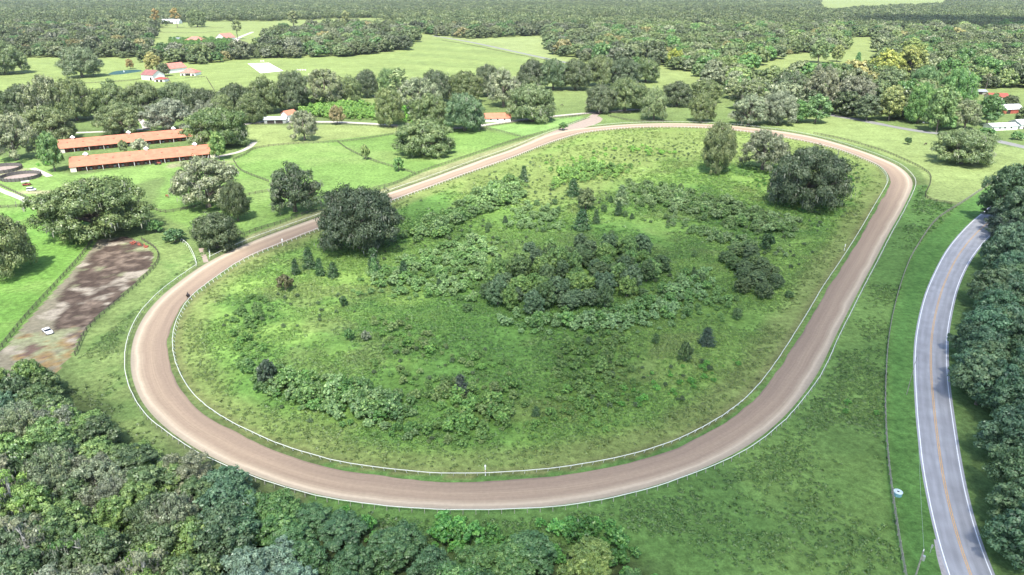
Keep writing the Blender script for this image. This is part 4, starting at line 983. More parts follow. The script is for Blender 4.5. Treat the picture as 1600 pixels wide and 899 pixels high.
for k, (pl, sp, lo, hi, cols, th) in enumerate(SCRUB):
    pts = scatter_poly(poly(pl), sp, 400+k, .5); nz = fbm(pts[:,0], pts[:,1], 12, 80+k)
    D = seg_dist(pts[:,0], pts[:,1], poly(pl), True); rr_ = np.random.RandomState(700+k).rand(len(pts)); ef = np.clip((D+3)/10, .3, 1); nf_ = fbm(pts[:,0], pts[:,1], 4, 130+k); kk = (nz > th-.08) & (rr_ < ef) & (nf_+.25*ef > .34); pts = pts[kk]; D = D[kk]
    rs = np.random.RandomState(500+k); s = rs.uniform(lo, hi, len(pts))*rs.choice([.6,1,1.3], len(pts))*np.clip(.6+D/14, .6, 1.1)
    PA.append(pts); SC.append(s); TC.append(np.array(cols)[rs.randint(0, len(cols), len(pts))]*rs.uniform(.8, 1.25, (len(pts),1))*np.array([1.02,1.36,.72])*1.42)
# thin scatter of single shrubs over the infield
pts = scatter_poly(INW[::8], 7, 450, .5); nz = fbm(pts[:,0], pts[:,1], 30, 99); pts = pts[nz > .56]; pts = pts[seg_dist(pts[:,0], pts[:,1], INW[::6], True) > 9]
rs = np.random.RandomState(3); PA.append(pts); SC.append(rs.uniform(.35, .8, len(pts))); TC.append(np.array([(.07,.11,.045)])*rs.uniform(.8, 1.3, (len(pts),1)))
PA = np.vstack(PA); SC = np.concatenate(SC); TC = np.vstack(TC); n = len(PA); rs = np.random.RandomState(4); print('scrub', n)
tag(gn_mass('scrub', SHR, np.c_[PA, np.zeros(n)], SC, rs.uniform(0, 6.28, n), rs.randint(0, 5, n), TC, sclz=SC*rs.uniform(.7, 1.15, n)), 'grey green scrub and palmetto growing in drifts over the infield', 'scrub')

# weeds and tall grass
def tuft_mesh(seed, n=34, R=.55, h=.5):
    rs = np.random.RandomState(seed); a = rs.uniform(0, 6.28, n); r = R*np.sqrt(rs.rand(n)); C = np.c_[np.cos(a)*r, np.sin(a)*r, rs.uniform(.08, h, n)*(1-.5*r/R)]
    V, Fc = leaf_quads(C, np.c_[np.cos(a)*.5, np.sin(a)*.5, np.full(n, .8)]+rs.normal(size=(n,3))*.35, .30, rs, 1.7)
    return np_mesh('tuft_form', V, Fc, M_LEAFI, rs.rand(n)*.8+.1)
TUF = [tuft_mesh(600+i) for i in range(5)]
rs = np.random.RandomState(12)
def cand(n, x0, x1, y0, y1): return np.c_[rs.uniform(x0, x1, n), rs.uniform(y0, y1, n)]
# density falls with distance so that each tuft keeps about the same size in view
p = np.vstack([cand(120000, -115, 130, 85, 260), cand(45000, -60, 215, 240, 480)])
inn = inside(p[:,0], p[:,1], INW); rough = fbm(p[:,0], p[:,1], 16, 55); 
outm = (~inside(p[:,0], p[:,1], OUTW)) & (~inside(p[:,0], p[:,1], ROADSIDE)) & (~inside(p[:,0], p[:,1], PASTURE_R)) & (~inside(p[:,0], p[:,1], PADDOCK)) & (~inside(p[:,0], p[:,1], STRIPB)) & (~inside(p[:,0], p[:,1], ROADSIDE_R)) & (~inside(p[:,0], p[:,1], WOODFLOOR)) & (~inside(p[:,0], p[:,1], DIRTPAD)) & (~inside(p[:,0], p[:,1], LEFTGREEN)) & (p[:,1] < 330)
Di = seg_dist(p[:,0], p[:,1], INW[::4], True); Do = seg_dist(p[:,0], p[:,1], OUTW[::4], True)
rd = seg_dist(p[:,0], p[:,1], mid[::3]); topm = inside(p[:,0], p[:,1], INF_TOP) & (rs.rand(len(p)) < .75)
ed = np.where(inn, np.clip((Di-1.0)/8, 0, 1), np.clip((Do-1)/3, 0, 1))
k = ((inn & ~topm) | (outm & (rd > 8))) & (rough+rs.uniform(-.12, .12, len(p)) > .47-.04*inn) & (rs.rand(len(p)) < ed)
p = p[k]; C = ground_rgb(p[:,0], p[:,1]); n = len(p); print('tufts', n)
s = rs.uniform(.35, .95, n)*(1+.7*(p[:,1] > 260))
tag(gn_mass('weeds', TUF, np.c_[p, np.zeros(n)], s, rs.uniform(0, 6.28, n), rs.randint(0, 5, n), C*rs.uniform(.8, 1.25, (n,1))*np.array([.92,1.0,.9])*1.05, kfol=False), 'knee high green weeds and grass clumps over the infield and verges', 'weeds')

# ------------------------------------------------------------------ rails and fences
def with_posts(root, posts, name, m, origin, big=100):
    """posts: list of (position, MB in world coordinates); the nearest hundred are parts, the others one mass"""
    o = Vector(origin); posts = sorted(posts, key=lambda q: depth_at((q[0][0], q[0][1], 0)))
    vis = [q for q in posts if -20 < proj(q[0][0], q[0][1])[0] < 1620 and proj(q[0][0], q[0][1])[1] < 905]
    rest = [q for q in posts if q not in vis]
    if len(posts) > big: near, far = vis[:big], vis[big:]+rest
    else: near, far = posts, []
    shift = lambda b: setattr(b, 'v', [(v[0]-o.x, v[1]-o.y, v[2]-o.z) for v in b.v])
    for q in near: shift(q[1]); q[1].build(name, m, root)
    if far:
        b = MB()
        for q in far: shift(q[1]); b.add(q[1].v, q[1].f)
        tag(b.build(name, m, root), kind='stuff')
def rail_fence(L_, closed, label, group, postm, inward, sp=2.4, h=1.05, seed=1, lean=.45):
    """white running rail on posts that lean away from the track"""
    rnd = random.Random(seed); Q = resample(L_, sp, closed); n = normal2(Q, closed); c = Q[0]; o = Vector((c[0], c[1], 0))
    root = empty('track_rail', o, 0, label, 'rail', group); b = MB(); k = len(Q)
    top = [Vector((p[0]+rnd.uniform(-.05,.05), p[1]+rnd.uniform(-.05,.05), h+rnd.uniform(-.05, .05)))-o for p in Q]
    for i in range(k if closed else k-1):
        b.bar(top[i], top[(i+1) % k], .11, .09)
    b.build('top_rail', M_RAIL, root)
    posts = []
    for i, p in enumerate(Q):
        q = MB(); f = Vector((p[0]+n[i][0]*inward*lean, p[1]+n[i][1]*inward*lean, -.05)); q.bar(f, Vector((p[0]+n[i][0]*inward*.04, p[1]+n[i][1]*inward*.04, h-.06)), .10, .10); posts.append((f, q))
    with_posts(root, posts, 'post', postm, o)
    return root
sgn = np.median(np.sign(((INW-cen)*normal2(INW)).sum(1)))
rail_fence(INW, True, 'white running rail round the inner edge of the dirt track', 'rails of the race track', M_RAIL, -sgn, 2.4, seed=2)
# outer rail in pieces, with the gap at the left and the gate at the chute
def piece(px): return resample(catmull(PW(px), 2), 2.0)
i0 = OUT_PX.index((308,417)); left_end = OUT_PX.index((328,405)); gate = OUT_PX.index((890,202))
s1 = [(q[0]-0, q[1]) for q in OUT_PX[left_end:gate]]+[(880,199),(905,190),(921,185)]
s2 = OUT_PX[gate+1:]+OUT_PX[:i0+1]
M_POSTG = mat('grey_post', (.30,.29,.26), .8, .2, 2)
rail_fence(piece([q for q in s1 if q[0] != 850 or True][:-3]+[(880,200.5),(905,190.5),(921,184.5)]), False, 'white rail along the outer side of the back straight up to the gate', 'rails of the race track', M_POSTG, sgn, 2.4, seed=3, lean=.12)
rail_fence(piece(s2), False, 'white rail round the outer side of the bends and the near stretch', 'rails of the race track', M_POSTG, sgn, 2.4, seed=4, lean=.12)
rail_fence(piece([(284,377),(295,386),(303,400),(308,416)]), False, 'short white rail spur curving up left of the gap', 'rails of the race track', M_RAIL, 1, 2.4, seed=5)
rail_fence(piece([(327,387),(328,395),(329,404)]), False, 'shortest white rail spur right of the gap', 'rails of the race track', M_RAIL, 1, 2.4, seed=6)

def board_fence(px, label, m=M_WOODD, sp=3.0, h=1.35, nb=3, group='board fences of the farm', grow=True, world=None):
    L_ = resample(catmull(PW(px), 3), sp) if world is None else world; o = Vector((L_[0][0], L_[0][1], 0)); rnd = random.Random(len(px)*7)
    root = empty('board_fence', o, 0, label, 'fence', group); posts = []; b = MB()
    T = [Vector((p[0], p[1], 0)) for p in L_]
    for i in range(len(T)-1):
        for j in range(nb):
            z = h*(.35+.6*j/(nb-1)) if nb > 1 else h*.9
            b.bar(T[i]-o+Vector((0,0,z)), T[i+1]-o+Vector((0,0,z+rnd.uniform(-.02,.02))), .05, .15)
    b.build('boards', m, root)
    for p in T:
        q = MB(); q.box(p.x-.08, p.x+.08, p.y-.08, p.y+.08, -.05, h+.08); posts.append((p, q))
    with_posts(root, posts, 'post', m, o)
    return root
FEN = [
 ([(330,392),(395,363),(440,349),(500,327),(575,299),(620,287),(660,269),(740,242),(800,221.5),(860,204.5),(915,186.5)], 'long dark board fence running beside the back straight'),
 ([(365,251),(385,242),(400,233),(450,226.5),(530,222.5),(590,215),(640,206)], 'board fence between the pale paddock and the green paddock'),
 ([(528,223),(545,235),(580,251),(615,262),(648,272)], 'board fence crossing the green paddock to the straight'),
 ([(642,206),(690,204),(740,201),(770,203.5),(813,214.5)], 'board fence dividing the two green paddocks on the right'),
 ([(400,195.5),(470,195),(530,195.5),(600,199),(660,204)], 'board fence along the near side of the lane'),
 ([(760,199),(830,188.5),(905,181.5)], 'board fence along the lane by the salmon roofed shed'),
 ([(365,252),(378,268),(420,285)], 'short board fence at the corner of the big green paddock'),
 ([(236,326),(258,333),(300,326),(345,317)], 'board fence in front of the mossy oak pasture'),
 ([(345,318),(392,305),(420,300)], 'board fence between the oaks above the straight'),
 ([(-60,616),(0,548),(40,498),(90,443),(125,404),(148,373)], 'dark fence on the left side of the dirt paddock'),
 ([(118,556),(122,548),(136,518),(168,486),(206,454),(241,419),(248,401),(241,388),(222,376)], 'dark fence on the right side of the dirt paddock'),
 ([(1271,209.5),(1300,215),(1336,224),(1361,231.5),(1387,240),(1418,253.5),(1437,263),(1452,274),(1453.5,287),(1446,308),(1466,317),(1498,321)], 'board fence closing the pasture beyond the right bend'),
 ([(-10,286),(20,300),(48,313)], 'fence beside the short pale drive at the left edge'),
 ([(-10,326),(30,324),(62,318)], 'low overgrown fence at the left above the green field'),
 ([(60,131),(130,131),(200,127),(222,124)], 'fence across the far field left of the stables'),
 ([(262,122),(268,133)], 'short fence between the far stables'),
 ([(322,121),(336,144)], 'fence right of the far stables'),
 ([(320,121),(290,122.5)], 'fence in front of the hip roofed stable'),
 ([(245,44),(300,45),(350,44)], 'farthest fence line of the distant paddocks'),
 ([(243,51),(300,52),(345,50)], 'second fence line of the distant paddocks'),
 ([(690,63.5),(740,72),(800,84.5),(870,98.5)], 'fence along the near side of the far road'),
 ([(875,186),(900,183),(925,178),(985,177)], 'fence beyond the gate of the track'),
 ([(950,182),(990,190),(1050,191)], 'board fence beyond the top bend right of the gate'),
]
for px, lb in FEN: board_fence(px, lb)
board_fence([(1660,236),(1600,263),(1560,281),(1500,320),(1462,346),(1432,388),(1416,420),(1400,470),(1388,530),(1383,600),(1383,660),(1388,730),(1399,815),(1414,905),(1425,960)], 'long weathered fence between the rough field and the road verge', M_WOODG)

# ------------------------------------------------------------------ buildings
def roof_gable(b, L_, W, ze, zr, ov=.5, t=.18):
    hl = L_/2+ov; hw = W/2+ov; s = (zr-ze)/(W/2); ze2 = ze-s*ov
    vs = []; 
    for x in (-hl, hl):
        vs += [(x,-hw,ze2),(x,0,zr),(x,hw,ze2),(x,hw,ze2+t),(x,0,zr+t),(x,-hw,ze2+t)]
    fs = [(0,1,7,6),(1,2,8,7),(2,3,9,8),(3,4,10,9),(4,5,11,10),(5,0,6,11),(0,5,4,1),(1,4,3,2),(6,7,10,11),(7,8,9,10)]
    b.add(vs, fs); return b
def roof_hip(b, L_, W, ze, zr, ov=.6, t=.18):
    hl = L_/2+ov; hw = W/2+ov; r = max(.2, L_/2-W/2)
    lo = [(-hl,-hw,ze),(hl,-hw,ze),(hl,hw,ze),(-hl,hw,ze)]; up = [(x,y,z+t) for x, y, z in lo]; rd = [(-r,0,zr),(r,0,zr)]
    b.add(lo+up+rd, [(0,3,2,1),(0,1,5,4),(1,2,6,5),(2,3,7,6),(3,0,4,7),(4,5,9,8),(6,7,8,9),(5,6,9),(7,4,8)]); return b
def walls(b, L_, W, ze, zr=None):
    hl = L_/2; hw = W/2
    if zr is None: return b.box(-hl, hl, -hw, hw, 0, ze)
    vs = [(-hl,-hw,0),(-hl,hw,0),(-hl,hw,ze),(-hl,0,zr-.02),(-hl,-hw,ze),(hl,-hw,0),(hl,hw,0),(hl,hw,ze),(hl,0,zr-.02),(hl,-hw,ze)]
    b.add(vs, [(0,1,2,3,4),(9,8,7,6,5),(0,5,6,1),(0,4,9,5),(1,6,7,2)]); return b
def building(name, px, py, rz, L_, W, ze, zr, label, cat, wm, rm, hip=False, openings=(), windows=(), group=None, cupola=0, ov=.6):
    """front (local -y) faces the camera when rz = 0; openings: (x, width, height, side)"""
    p = P(px, py); e = empty(name, (p.x, p.y, 0), math.radians(rz), label, cat, group)
    walls(MB(), L_, W, ze, None if hip else zr).build('walls', wm, e)
    (roof_hip if hip else roof_gable)(MB(), L_, W, ze if hip else ze+.02, zr, ov).build('roof', rm, e)
    for x, w_, h_, side in openings:
        b = MB()
        if side == 'f': b.box(x-w_/2, x+w_/2, -W/2-.06, -W/2+.2, .0, h_)
        elif side == 'l': b.box(-L_/2-.06, -L_/2+.2, x-w_/2, x+w_/2, 0, h_)
        else: b.box(L_/2-.2, L_/2+.06, x-w_/2, x+w_/2, 0, h_)
        b.build('dark_opening', M_DARK, e)  # dark panel stands in for the unlit interior seen through the opening
    for x, z, w_, h_, side in windows:
        b = MB(); f = MB()
        if side == 'f': b.box(x-w_/2, x+w_/2, -W/2-.05, -W/2+.1, z, z+h_); f.box(x-w_/2-.12, x+w_/2+.12, -W/2-.03, -W/2+.08, z-.12, z+h_+.12)
        elif side == 'l': b.box(-L_/2-.05, -L_/2+.1, x-w_/2, x+w_/2, z, z+h_); f.box(-L_/2-.03, -L_/2+.08, x-w_/2-.12, x+w_/2+.12, z-.12, z+h_+.12)
        else: b.box(L_/2-.1, L_/2+.05, x-w_/2, x+w_/2, z, z+h_); f.box(L_/2-.08, L_/2+.03, x-w_/2-.12, x+w_/2+.12, z-.12, z+h_+.12)
        fo = f.build('window', M_WHITE, e); b.build('pane', M_GLASS, fo)
    for i in range(cupola):
        x = (-L_/2+L_*(i+.5)/cupola); c = MB().box(x-.7, x+.7, -.7, .7, zr-.4, zr+1.0); c.add([(x-1,-1,zr+1.0),(x+1,-1,zr+1.0),(x+1,1,zr+1.0),(x-1,1,zr+1.0),(x,0,zr+2)], [(0,3,2,1),(0,1,4),(1,2,4),(2,3,4),(3,0,4)])
        c.build('cupola', M_WHITE, e)
    return e

def shedrow(e0, e1, r0, r1, label, cups, pats):
    """long stable: e0,e1 = pixel ends of the front eave, r0,r1 = of the ridge"""
    ze, zr = 2.6, 5.8
    a = P(*e0, ze); b_ = P(*e1, ze); ra = P(*r0, zr); rb = P(*r1, zr)
    d = (b_-a); L_ = d.length; ang = math.atan2(d.y, d.x); d.normalize(); nrm = Vector((-d.y, d.x, 0))
    hw = ((ra-a).dot(nrm)+(rb-b_).dot(nrm))/2; hw = max(5.0, min(12.0, hw)); print(label, 'length', L_, 'half width', hw)
    c = (a+b_)/2+nrm*hw; e = empty('shedrow_barn', (c.x, c.y, 0), ang, label, 'barn', 'the two long horse barns')
    hl = L_/2; s = (zr-ze)/hw
    vs = [];
    for x in (-hl, hl): vs += [(x,-hw,ze),(x,0,zr),(x,hw,ze),(x,hw,ze+.16),(x,0,zr+.16),(x,-hw,ze+.16)]
    MB().add(vs, [(0,1,7,6),(1,2,8,7),(2,3,9,8),(3,4,10,9),(4,5,11,10),(5,0,6,11),(0,5,4,1),(1,4,3,2),(6,7,10,11),(7,8,9,10)]).build('roof', M_SALMON, e)
    iw = hw-2.4    # stall block set back behind the walkway
    zi = ze+(hw-iw)*s-.08
    MB().box(-hl+3, hl-3, -iw, iw, 0, zi-.05).build('stall_block', M_STALL, e)
    for sx in (-1, 1): 
        x0, x1 = (-hl+.2, -hl+3.0) if sx < 0 else (hl-3.0, hl-.2)
        MB().add([(x0,-hw+.4,0),(x1,-hw+.4,0),(x1,hw-.4,0),(x0,hw-.4,0),(x0,-hw+.4,ze+.05),(x1,-hw+.4,ze+.05),(x1,hw-.4,ze+.05),(x0,hw-.4,ze+.05),(x0,0,zr-.1),(x1,0,zr-.1)],
                 [(0,3,2,1),(0,1,5,4),(2,3,7,6),(0,4,8,7,3),(1,2,6,9,5),(4,5,9,8),(7,8,9,6)]).build('end_wall', M_CREAM, e)
    n = int((L_-8)/3.7)
    for side in (-1, 1):
        for i in range(n+1):
            x = -hl+4+(L_-8)*i/n; MB().box(x-.09, x+.09, side*(hw-.35)-.09, side*(hw-.35)+.09, 0, ze+.1).build('post', M_WHITE if i % 2 else M_STALL, e)
        if side < 0:
            for i in range(n):
                x = -hl+4+(L_-8)*(i+.5)/n; g = MB().box(x-.6, x+.6, -iw-.08, -iw-.005, 0, 2.1).build('stall_opening', M_DARK, e)  # near-black box paints the stall's shaded inside behind its gate
                q = MB()
                for z in (.3, .65, 1.0): q.box(x-.6, x+.6, -iw-.14, -iw-.09, z, z+.1)
                q.build('gate', M_WHITE if (i*7) % 3 else M_WOODG, g)
    for k in range(cups):
        x = -hl+L_*[.11,.52,.87][k]; cb = MB().box(x-.8, x+.8, -.8, .8, zr-.3, zr+.9).build('cupola', M_WHITE, e)
        MB().add([(x-1.3,-1.3,zr+.9),(x+1.3,-1.3,zr+.9),(x+1.3,1.3,zr+.9),(x-1.3,1.3,zr+.9),(x,0,zr+2.1)], [(0,3,2,1),(0,1,4),(1,2,4),(2,3,4),(3,0,4)]).build('cupola_roof', M_WHITE, cb)
    for k in range(9):
        x = -hl+L_*(k+.6)/9; y = -hw*.42; z = zr-s*abs(y)
        MB().box(x-.45, x+.45, y-.4, y+.4, z-.1, z+.45).build('roof_vent', mat('rusty_vent', (.30,.14,.10), .8) if k == 0 else bpy.data.materials['rusty_vent'], e)
    return e
shedrow((108,262.5), (337,240), (98,246.5), (326,226), 'front long barn with salmon roof, nearer the pasture oaks', 3, 0)
shedrow((91,233.5), (302,213.5), (83,219), (296,201), 'rear long barn with salmon roof, nearer the tree belt', 3, 0)

building('stable', 240, 124, -24, 17, 15, 5.2, 9.5, 'white gabled stable with maroon roof in the far field', 'stable', M_WHITE, M_MAROON, openings=[(5,3,3,'f')], windows=[(-3,1.5,1.6,1.4,'f'),(0,1.5,1.6,1.4,'f')])
building('pavilion', 253, 127.5, -8, 11, 8, 2.6, 4.6, 'small red roofed porch building beside the maroon roofed stable', 'pavilion', M_WHITE, M_RED, hip=True, openings=[(-2.6,3,1.8,'f'),(2,3,1.8,'f')])
building('stable', 270, 113, 62, 26, 17, 5, 10, 'white stable with terracotta gable roof and dark doorway facing the front', 'stable', M_WHITE, M_PINK, openings=[(0,5,3.4,'l')], windows=[(5,1.6,1.6,1.4,'l'),(-5,1.6,1.6,1.4,'l')])
building('stable', 298.5, 117.5, -4, 17, 14, 3.0, 7.5, 'hip roofed terracotta pavilion with white walls right of the stables', 'stable', M_WHITE, M_PINK, hip=True, openings=[(0,6,2.2,'f'),(-6,2.5,1.8,'f'),(6,2.5,1.8,'f')])
building('shed', 278, 63.5, 0, 16, 12, 3, 5, 'grey roofed shed in the far hedge', 'shed', M_WHITE, M_METAL, openings=[(0,8,2.4,'f')])
building('stable', 306, 65.5, 0, 30, 20, 3.4, 9, 'far hip roofed terracotta stable in front of the hedge', 'stable', M_STALL, M_PINK, hip=True, openings=[(-8,6,2.4,'f'),(0,6,2.4,'f'),(8,6,2.4,'f')])
building('stable', 353, 63, 66, 26, 22, 5, 12, 'far gabled terracotta stable with white front right of the hedge', 'stable', M_WHITE, M_PINK, openings=[(0,7,4.5,'l')])
building('house', 265, 37, 4, 58, 26, 5, 11, 'long white roofed house between two rusty orange trees', 'house', M_WHITE, M_TIN, openings=[(0,30,3.5,'f')])
building('shed', 432, 192, 5, 15, 8, 3.0, 4.4, 'open white metal shed under the trees by the lane', 'shed', M_METAL, M_TIN, openings=[(-3,5,2.4,'f'),(3,5,2.4,'f')])
building('cottage', 452.5, 187, 60, 9, 7, 4.4, 6.8, 'small white cottage with an orange red gable behind the grey mossy tree', 'cottage', M_WHITE, M_SALMON, windows=[(0,1.6,1.2,1.2,'l')])
building('shed', 777, 189, 6, 19, 9, 2.8, 5.6, 'salmon roofed white shed half hidden by the lane oaks', 'shed', M_WHITE, M_SALMON, windows=[(-5,1.2,1.0,1.0,'f'),(0,1.2,1.0,1.0,'f'),(5,1.2,1.0,1.0,'f')])
building('house', 1556, 156, -6, 15, 11, 3, 5.6, 'house with a dull red roof at the back of the village gardens', 'house', M_CREAM, M_RED, windows=[(-4,1,1.6,1.4,'f'),(3,1,1.6,1.4,'f')])
building('barn', 1573, 176, 10, 17, 11, 3.6, 6.2, 'red walled barn with a white metal roof among the gardens', 'barn', M_RED, M_TIN, openings=[(-4,3.4,2.6,'f')])
building('mobile_home', 1562, 202, 10, 20, 8, 2.8, 4.2, 'long narrow home with a white roof near the far road', 'house', M_WHITE, M_TIN, openings=[(-9.2,1,2,'f')], windows=[(-4,1,1.4,1,'f'),(0,1,1.4,1,'f'),(5,1,1.4,1,'f')])
building('house', 1601, 199, 8, 17, 11, 3.2, 5.4, 'pale house with a bluish white roof at the right edge', 'house', M_WHITE, M_TIN, openings=[(-5,3,2.2,'f')])
building('shed', 1527, 147, 0, 12, 8, 2.6, 4, 'grey shed behind the village trees', 'shed', M_WOODG, M_METAL, openings=[(0,4,2.2,'f')])

# round pens
M_SAND = mat('pen_sand', (.27,.22,.19), .95, .15, .6); M_PENW = mat('pen_board', (.10,.095,.09), .85, .25, 1.5)
for px, py, rx, lb in ((33,278,8.8,'round grey boarded horse pen beside the parked carts'),(2,266,9.5,'round grey boarded horse pen cut by the left edge of the photo')):
    c = P(px, py); e = empty('round_pen', (c.x, c.y, 0), 0, lb, 'pen', 'round pens left of the barns'); n = 30
    MB().disc((0,0), rx-.12, 40, .03).build('sand_floor', M_SAND, e)
    for z0, z1, nm in ((.15,1.75,'board_wall'),):
        b = MB(); r0, r1 = rx-.06, rx+.06; vs = []
        for k in range(n):
            a = 2*math.pi*k/n; a2 = a
            vs += [(r0*math.cos(a), r0*math.sin(a), z0),(r1*math.cos(a), r1*math.sin(a), z0),(r1*math.cos(a), r1*math.sin(a), z1),(r0*math.cos(a), r0*math.sin(a), z1)]
        fs = []
        for k in range(n):
            if k == 2: continue
            q = (k+1) % n
            for j in range(4): fs.append((4*k+j, 4*k+(j+1) % 4, 4*q+(j+1) % 4, 4*q+j))
        b.add(vs, fs).build(nm, M_PENW, e)
    for k in range(n):
        a = 2*math.pi*k/n; x, y = rx*math.cos(a)*1.02, rx*math.sin(a)*1.02; MB().box(x-.08, x+.08, y-.08, y+.08, 0, 1.95).build('post', M_WOODD, e)

# ------------------------------------------------------------------ vehicles
def car(px, py, rz, label, col=(.78,.78,.79), L_=4.5, W=1.8, kind='coupe', group=None, name='parked_car'):
    c = P(px, py); e = empty(name, (c.x, c.y, 0), math.radians(rz), label, 'car', group)
    bm_ = mat('car_paint', col, .25, spec=.6)
    prof = {'coupe': [(-.5,.38),(-.49,.78),(-.36,.86),(-.20,.88),(.16,.88),(.40,.72),(.495,.58),(.5,.36)],
            'van': [(-.5,.4),(-.5,.9),(-.3,.98),(.1,.98),(.3,.96),(.44,.88),(.495,.75),(.5,.38)]}[kind]
    b = MB(); n = len(prof); vs = []
    for s, sh in ((-1,1.0),(1,1.0)):
        for x, z in prof: vs.append((x*L_, s*W/2*(.90 if abs(x) > .45 else 1.0), z))
    b.add(vs, [tuple(range(n)), tuple(range(2*n-1, n-1, -1))]+[(i, n+i, n+(i+1) % n, (i+1) % n) for i in range(n)])
    b.build('body', bm_, e, bevel=.06)
    zt = 1.25 if kind == 'coupe' else 1.75; zb = .85 if kind == 'coupe' else .93
    x0, x1, x2, x3 = ((-.30,-.17,.06,.20) if kind == 'coupe' else (-.47,-.44,.18,.30))
    g = MB(); wb, wt = W*.45, W*.37
    g.add([(x0*L_,-wb,zb),(x3*L_,-wb,zb),(x3*L_,wb,zb),(x0*L_,wb,zb),(x1*L_,-wt,zt),(x2*L_,-wt,zt),(x2*L_,wt,zt),(x1*L_,wt,zt)], [(0,3,2,1),(4,5,6,7),(0,1,5,4),(1,2,6,5),(2,3,7,6),(3,0,4,7)]).build('windows', M_GLASS, e)
    MB().add([(x1*L_-.03,-wt-.03,zt),(x2*L_+.03,-wt-.03,zt),(x2*L_+.03,wt+.03,zt),(x1*L_-.03,wt+.03,zt),(x1*L_,-wt+.05,zt+.07),(x2*L_,-wt+.05,zt+.07),(x2*L_,wt-.05,zt+.07),(x1*L_,wt-.05,zt+.07)], [(0,3,2,1),(4,5,6,7),(0,1,5,4),(1,2,6,5),(2,3,7,6),(3,0,4,7)]).build('roof', bm_, e)
    for sx in (-.31, .31):
        for sy in (-1, 1):
            w_ = MB().tube([(sx*L_, sy*(W/2-.2), .33),(sx*L_, sy*(W/2+.02), .33)], .33, 16).build('wheel', M_TIRE, e)
            MB().tube([(sx*L_, sy*(W/2+.021), .33),(sx*L_, sy*(W/2+.035), .33)], .19, 12).build('rim', M_METAL, w_)
    for sy in (-1, 1):
        MB().box(.47*L_, .503*L_, sy*.62-.16, sy*.62+.16, .52, .64).build('headlight', M_METAL, e)
        MB().box(-.505*L_, -.485*L_, sy*.62-.18, sy*.62+.18, .62, .74).build('tail_light', M_RED, e)
    return e
car(75, 520, -41, 'white sports car parked on the worn grass of the dirt paddock')
car(1424, 186.5, 10, 'white van parked under the trees beside the far road', kind='van', L_=5.6, W=2.1, name='parked_van')
car(1446, 193, 10, 'pale car in the tree shade near the far road', (.55,.6,.65))
car(1488, 197, -20, 'dark car tucked behind the village trees', (.08,.09,.11))
# white flatbed utility and red cart with canopy at the round pens
car(49.5, 298.5, 12, 'white utility vehicle next to the red cart by the round pen', L_=3.9, W=1.7, kind='van', name='utility_vehicle')
c = P(42, 290); e = empty('canopy_cart', (c.x, c.y, 0), math.radians(20), 'red cart under a white canopy roof beside the round pen', 'cart')
MB().box(-1.7, 1.7, -.8, .8, .35, .95).build('body', M_RED, e, bevel=.05); MB().box(-1.9, 1.5, -1.0, 1.0, 2.0, 2.1).build('canopy', M_WHITE, e)
for x in (-1.6, 1.3):
    for y in (-.85, .85): MB().box(x-.04, x+.04, y-.04, y+.04, .9, 2.0).build('canopy_post', M_METAL, e)
for x in (-1.1, 1.1):
    for y in (-.85, .85): MB().tube([(x, y-.1, .35),(x, y+.1, .35)], .35, 14).build('wheel', M_TIRE, e)
MB().box(-.6, .1, -.6, .6, .95, 1.35).build('seat', M_DARK, e)
# red tractor by the barn front
c = P(247, 257.5); e = empty('tractor', (c.x, c.y, 0), math.radians(8), 'red tractor parked against the front barn', 'tractor')
MB().box(-.4, 1.7, -.4, .4, .7, 1.35).build('bonnet', M_RED, e, bevel=.06); MB().box(-1.3, -.3, -.55, .55, .7, 1.1).build('body', M_RED, e, bevel=.05); MB().box(-1.0, -.5, -.25, .25, 1.1, 1.6).build('seat', M_DARK, e)
for y in (-.75, .75): MB().tube([(-.9, y-.18, .7),(-.9, y+.18, .7)], .7, 18).build('rear_wheel', M_TIRE, e); MB().tube([(1.2, y*.85-.1, .4),(1.2, y*.85+.1, .4)], .4, 16).build('front_wheel', M_TIRE, e)
MB().tube([(.9,.2,1.35),(.9,.2,2.0)], .04, 8).build('exhaust', M_DARK, e)

# ------------------------------------------------------------------ small things
def marker(px, py, label, h=2.6):
    c = P(px, py); e = empty('marker_pole', (c.x, c.y, 0), 0, label, 'marker', 'distance poles along the inner rail')
    MB().tube([(0,0,0),(0,0,h*.42)], .10, 10).build('lower_band', M_WHITE, e); MB().tube([(0,0,h*.42),(0,0,h*.55)], .10, 10).build('middle_band', mat('ochre_paint', (.50,.36,.14), .6), e)
    MB().tube([(0,0,h*.55),(0,0,h*.88)], .10, 10).build('upper_band', M_WHITE, e); MB().tube([(0,0,h*.88),(0,0,h)], [.18,.13], 10).build('cap', M_WHITE, e)
marker(758.5, 743.5, 'white distance pole with ochre band behind the near rail')
marker(441.5, 384, 'white distance pole on the inner rail of the back straight')
marker(1319, 392, 'white distance pole on the inner rail of the right straight')
# rail marker cone on the straight
c = P(441, 375.5); MBc = MB().tube([(0,0,0),(0,0,.35),(0,0,.75)], [.28,.17,.05], 12).box(-.3,.3,-.3,.3,0,.05); o = MBc.build('traffic_cone', M_WHITE); o.location = (c.x, c.y, .013); tag(o, 'small white cone on the dirt of the back straight', 'cone')
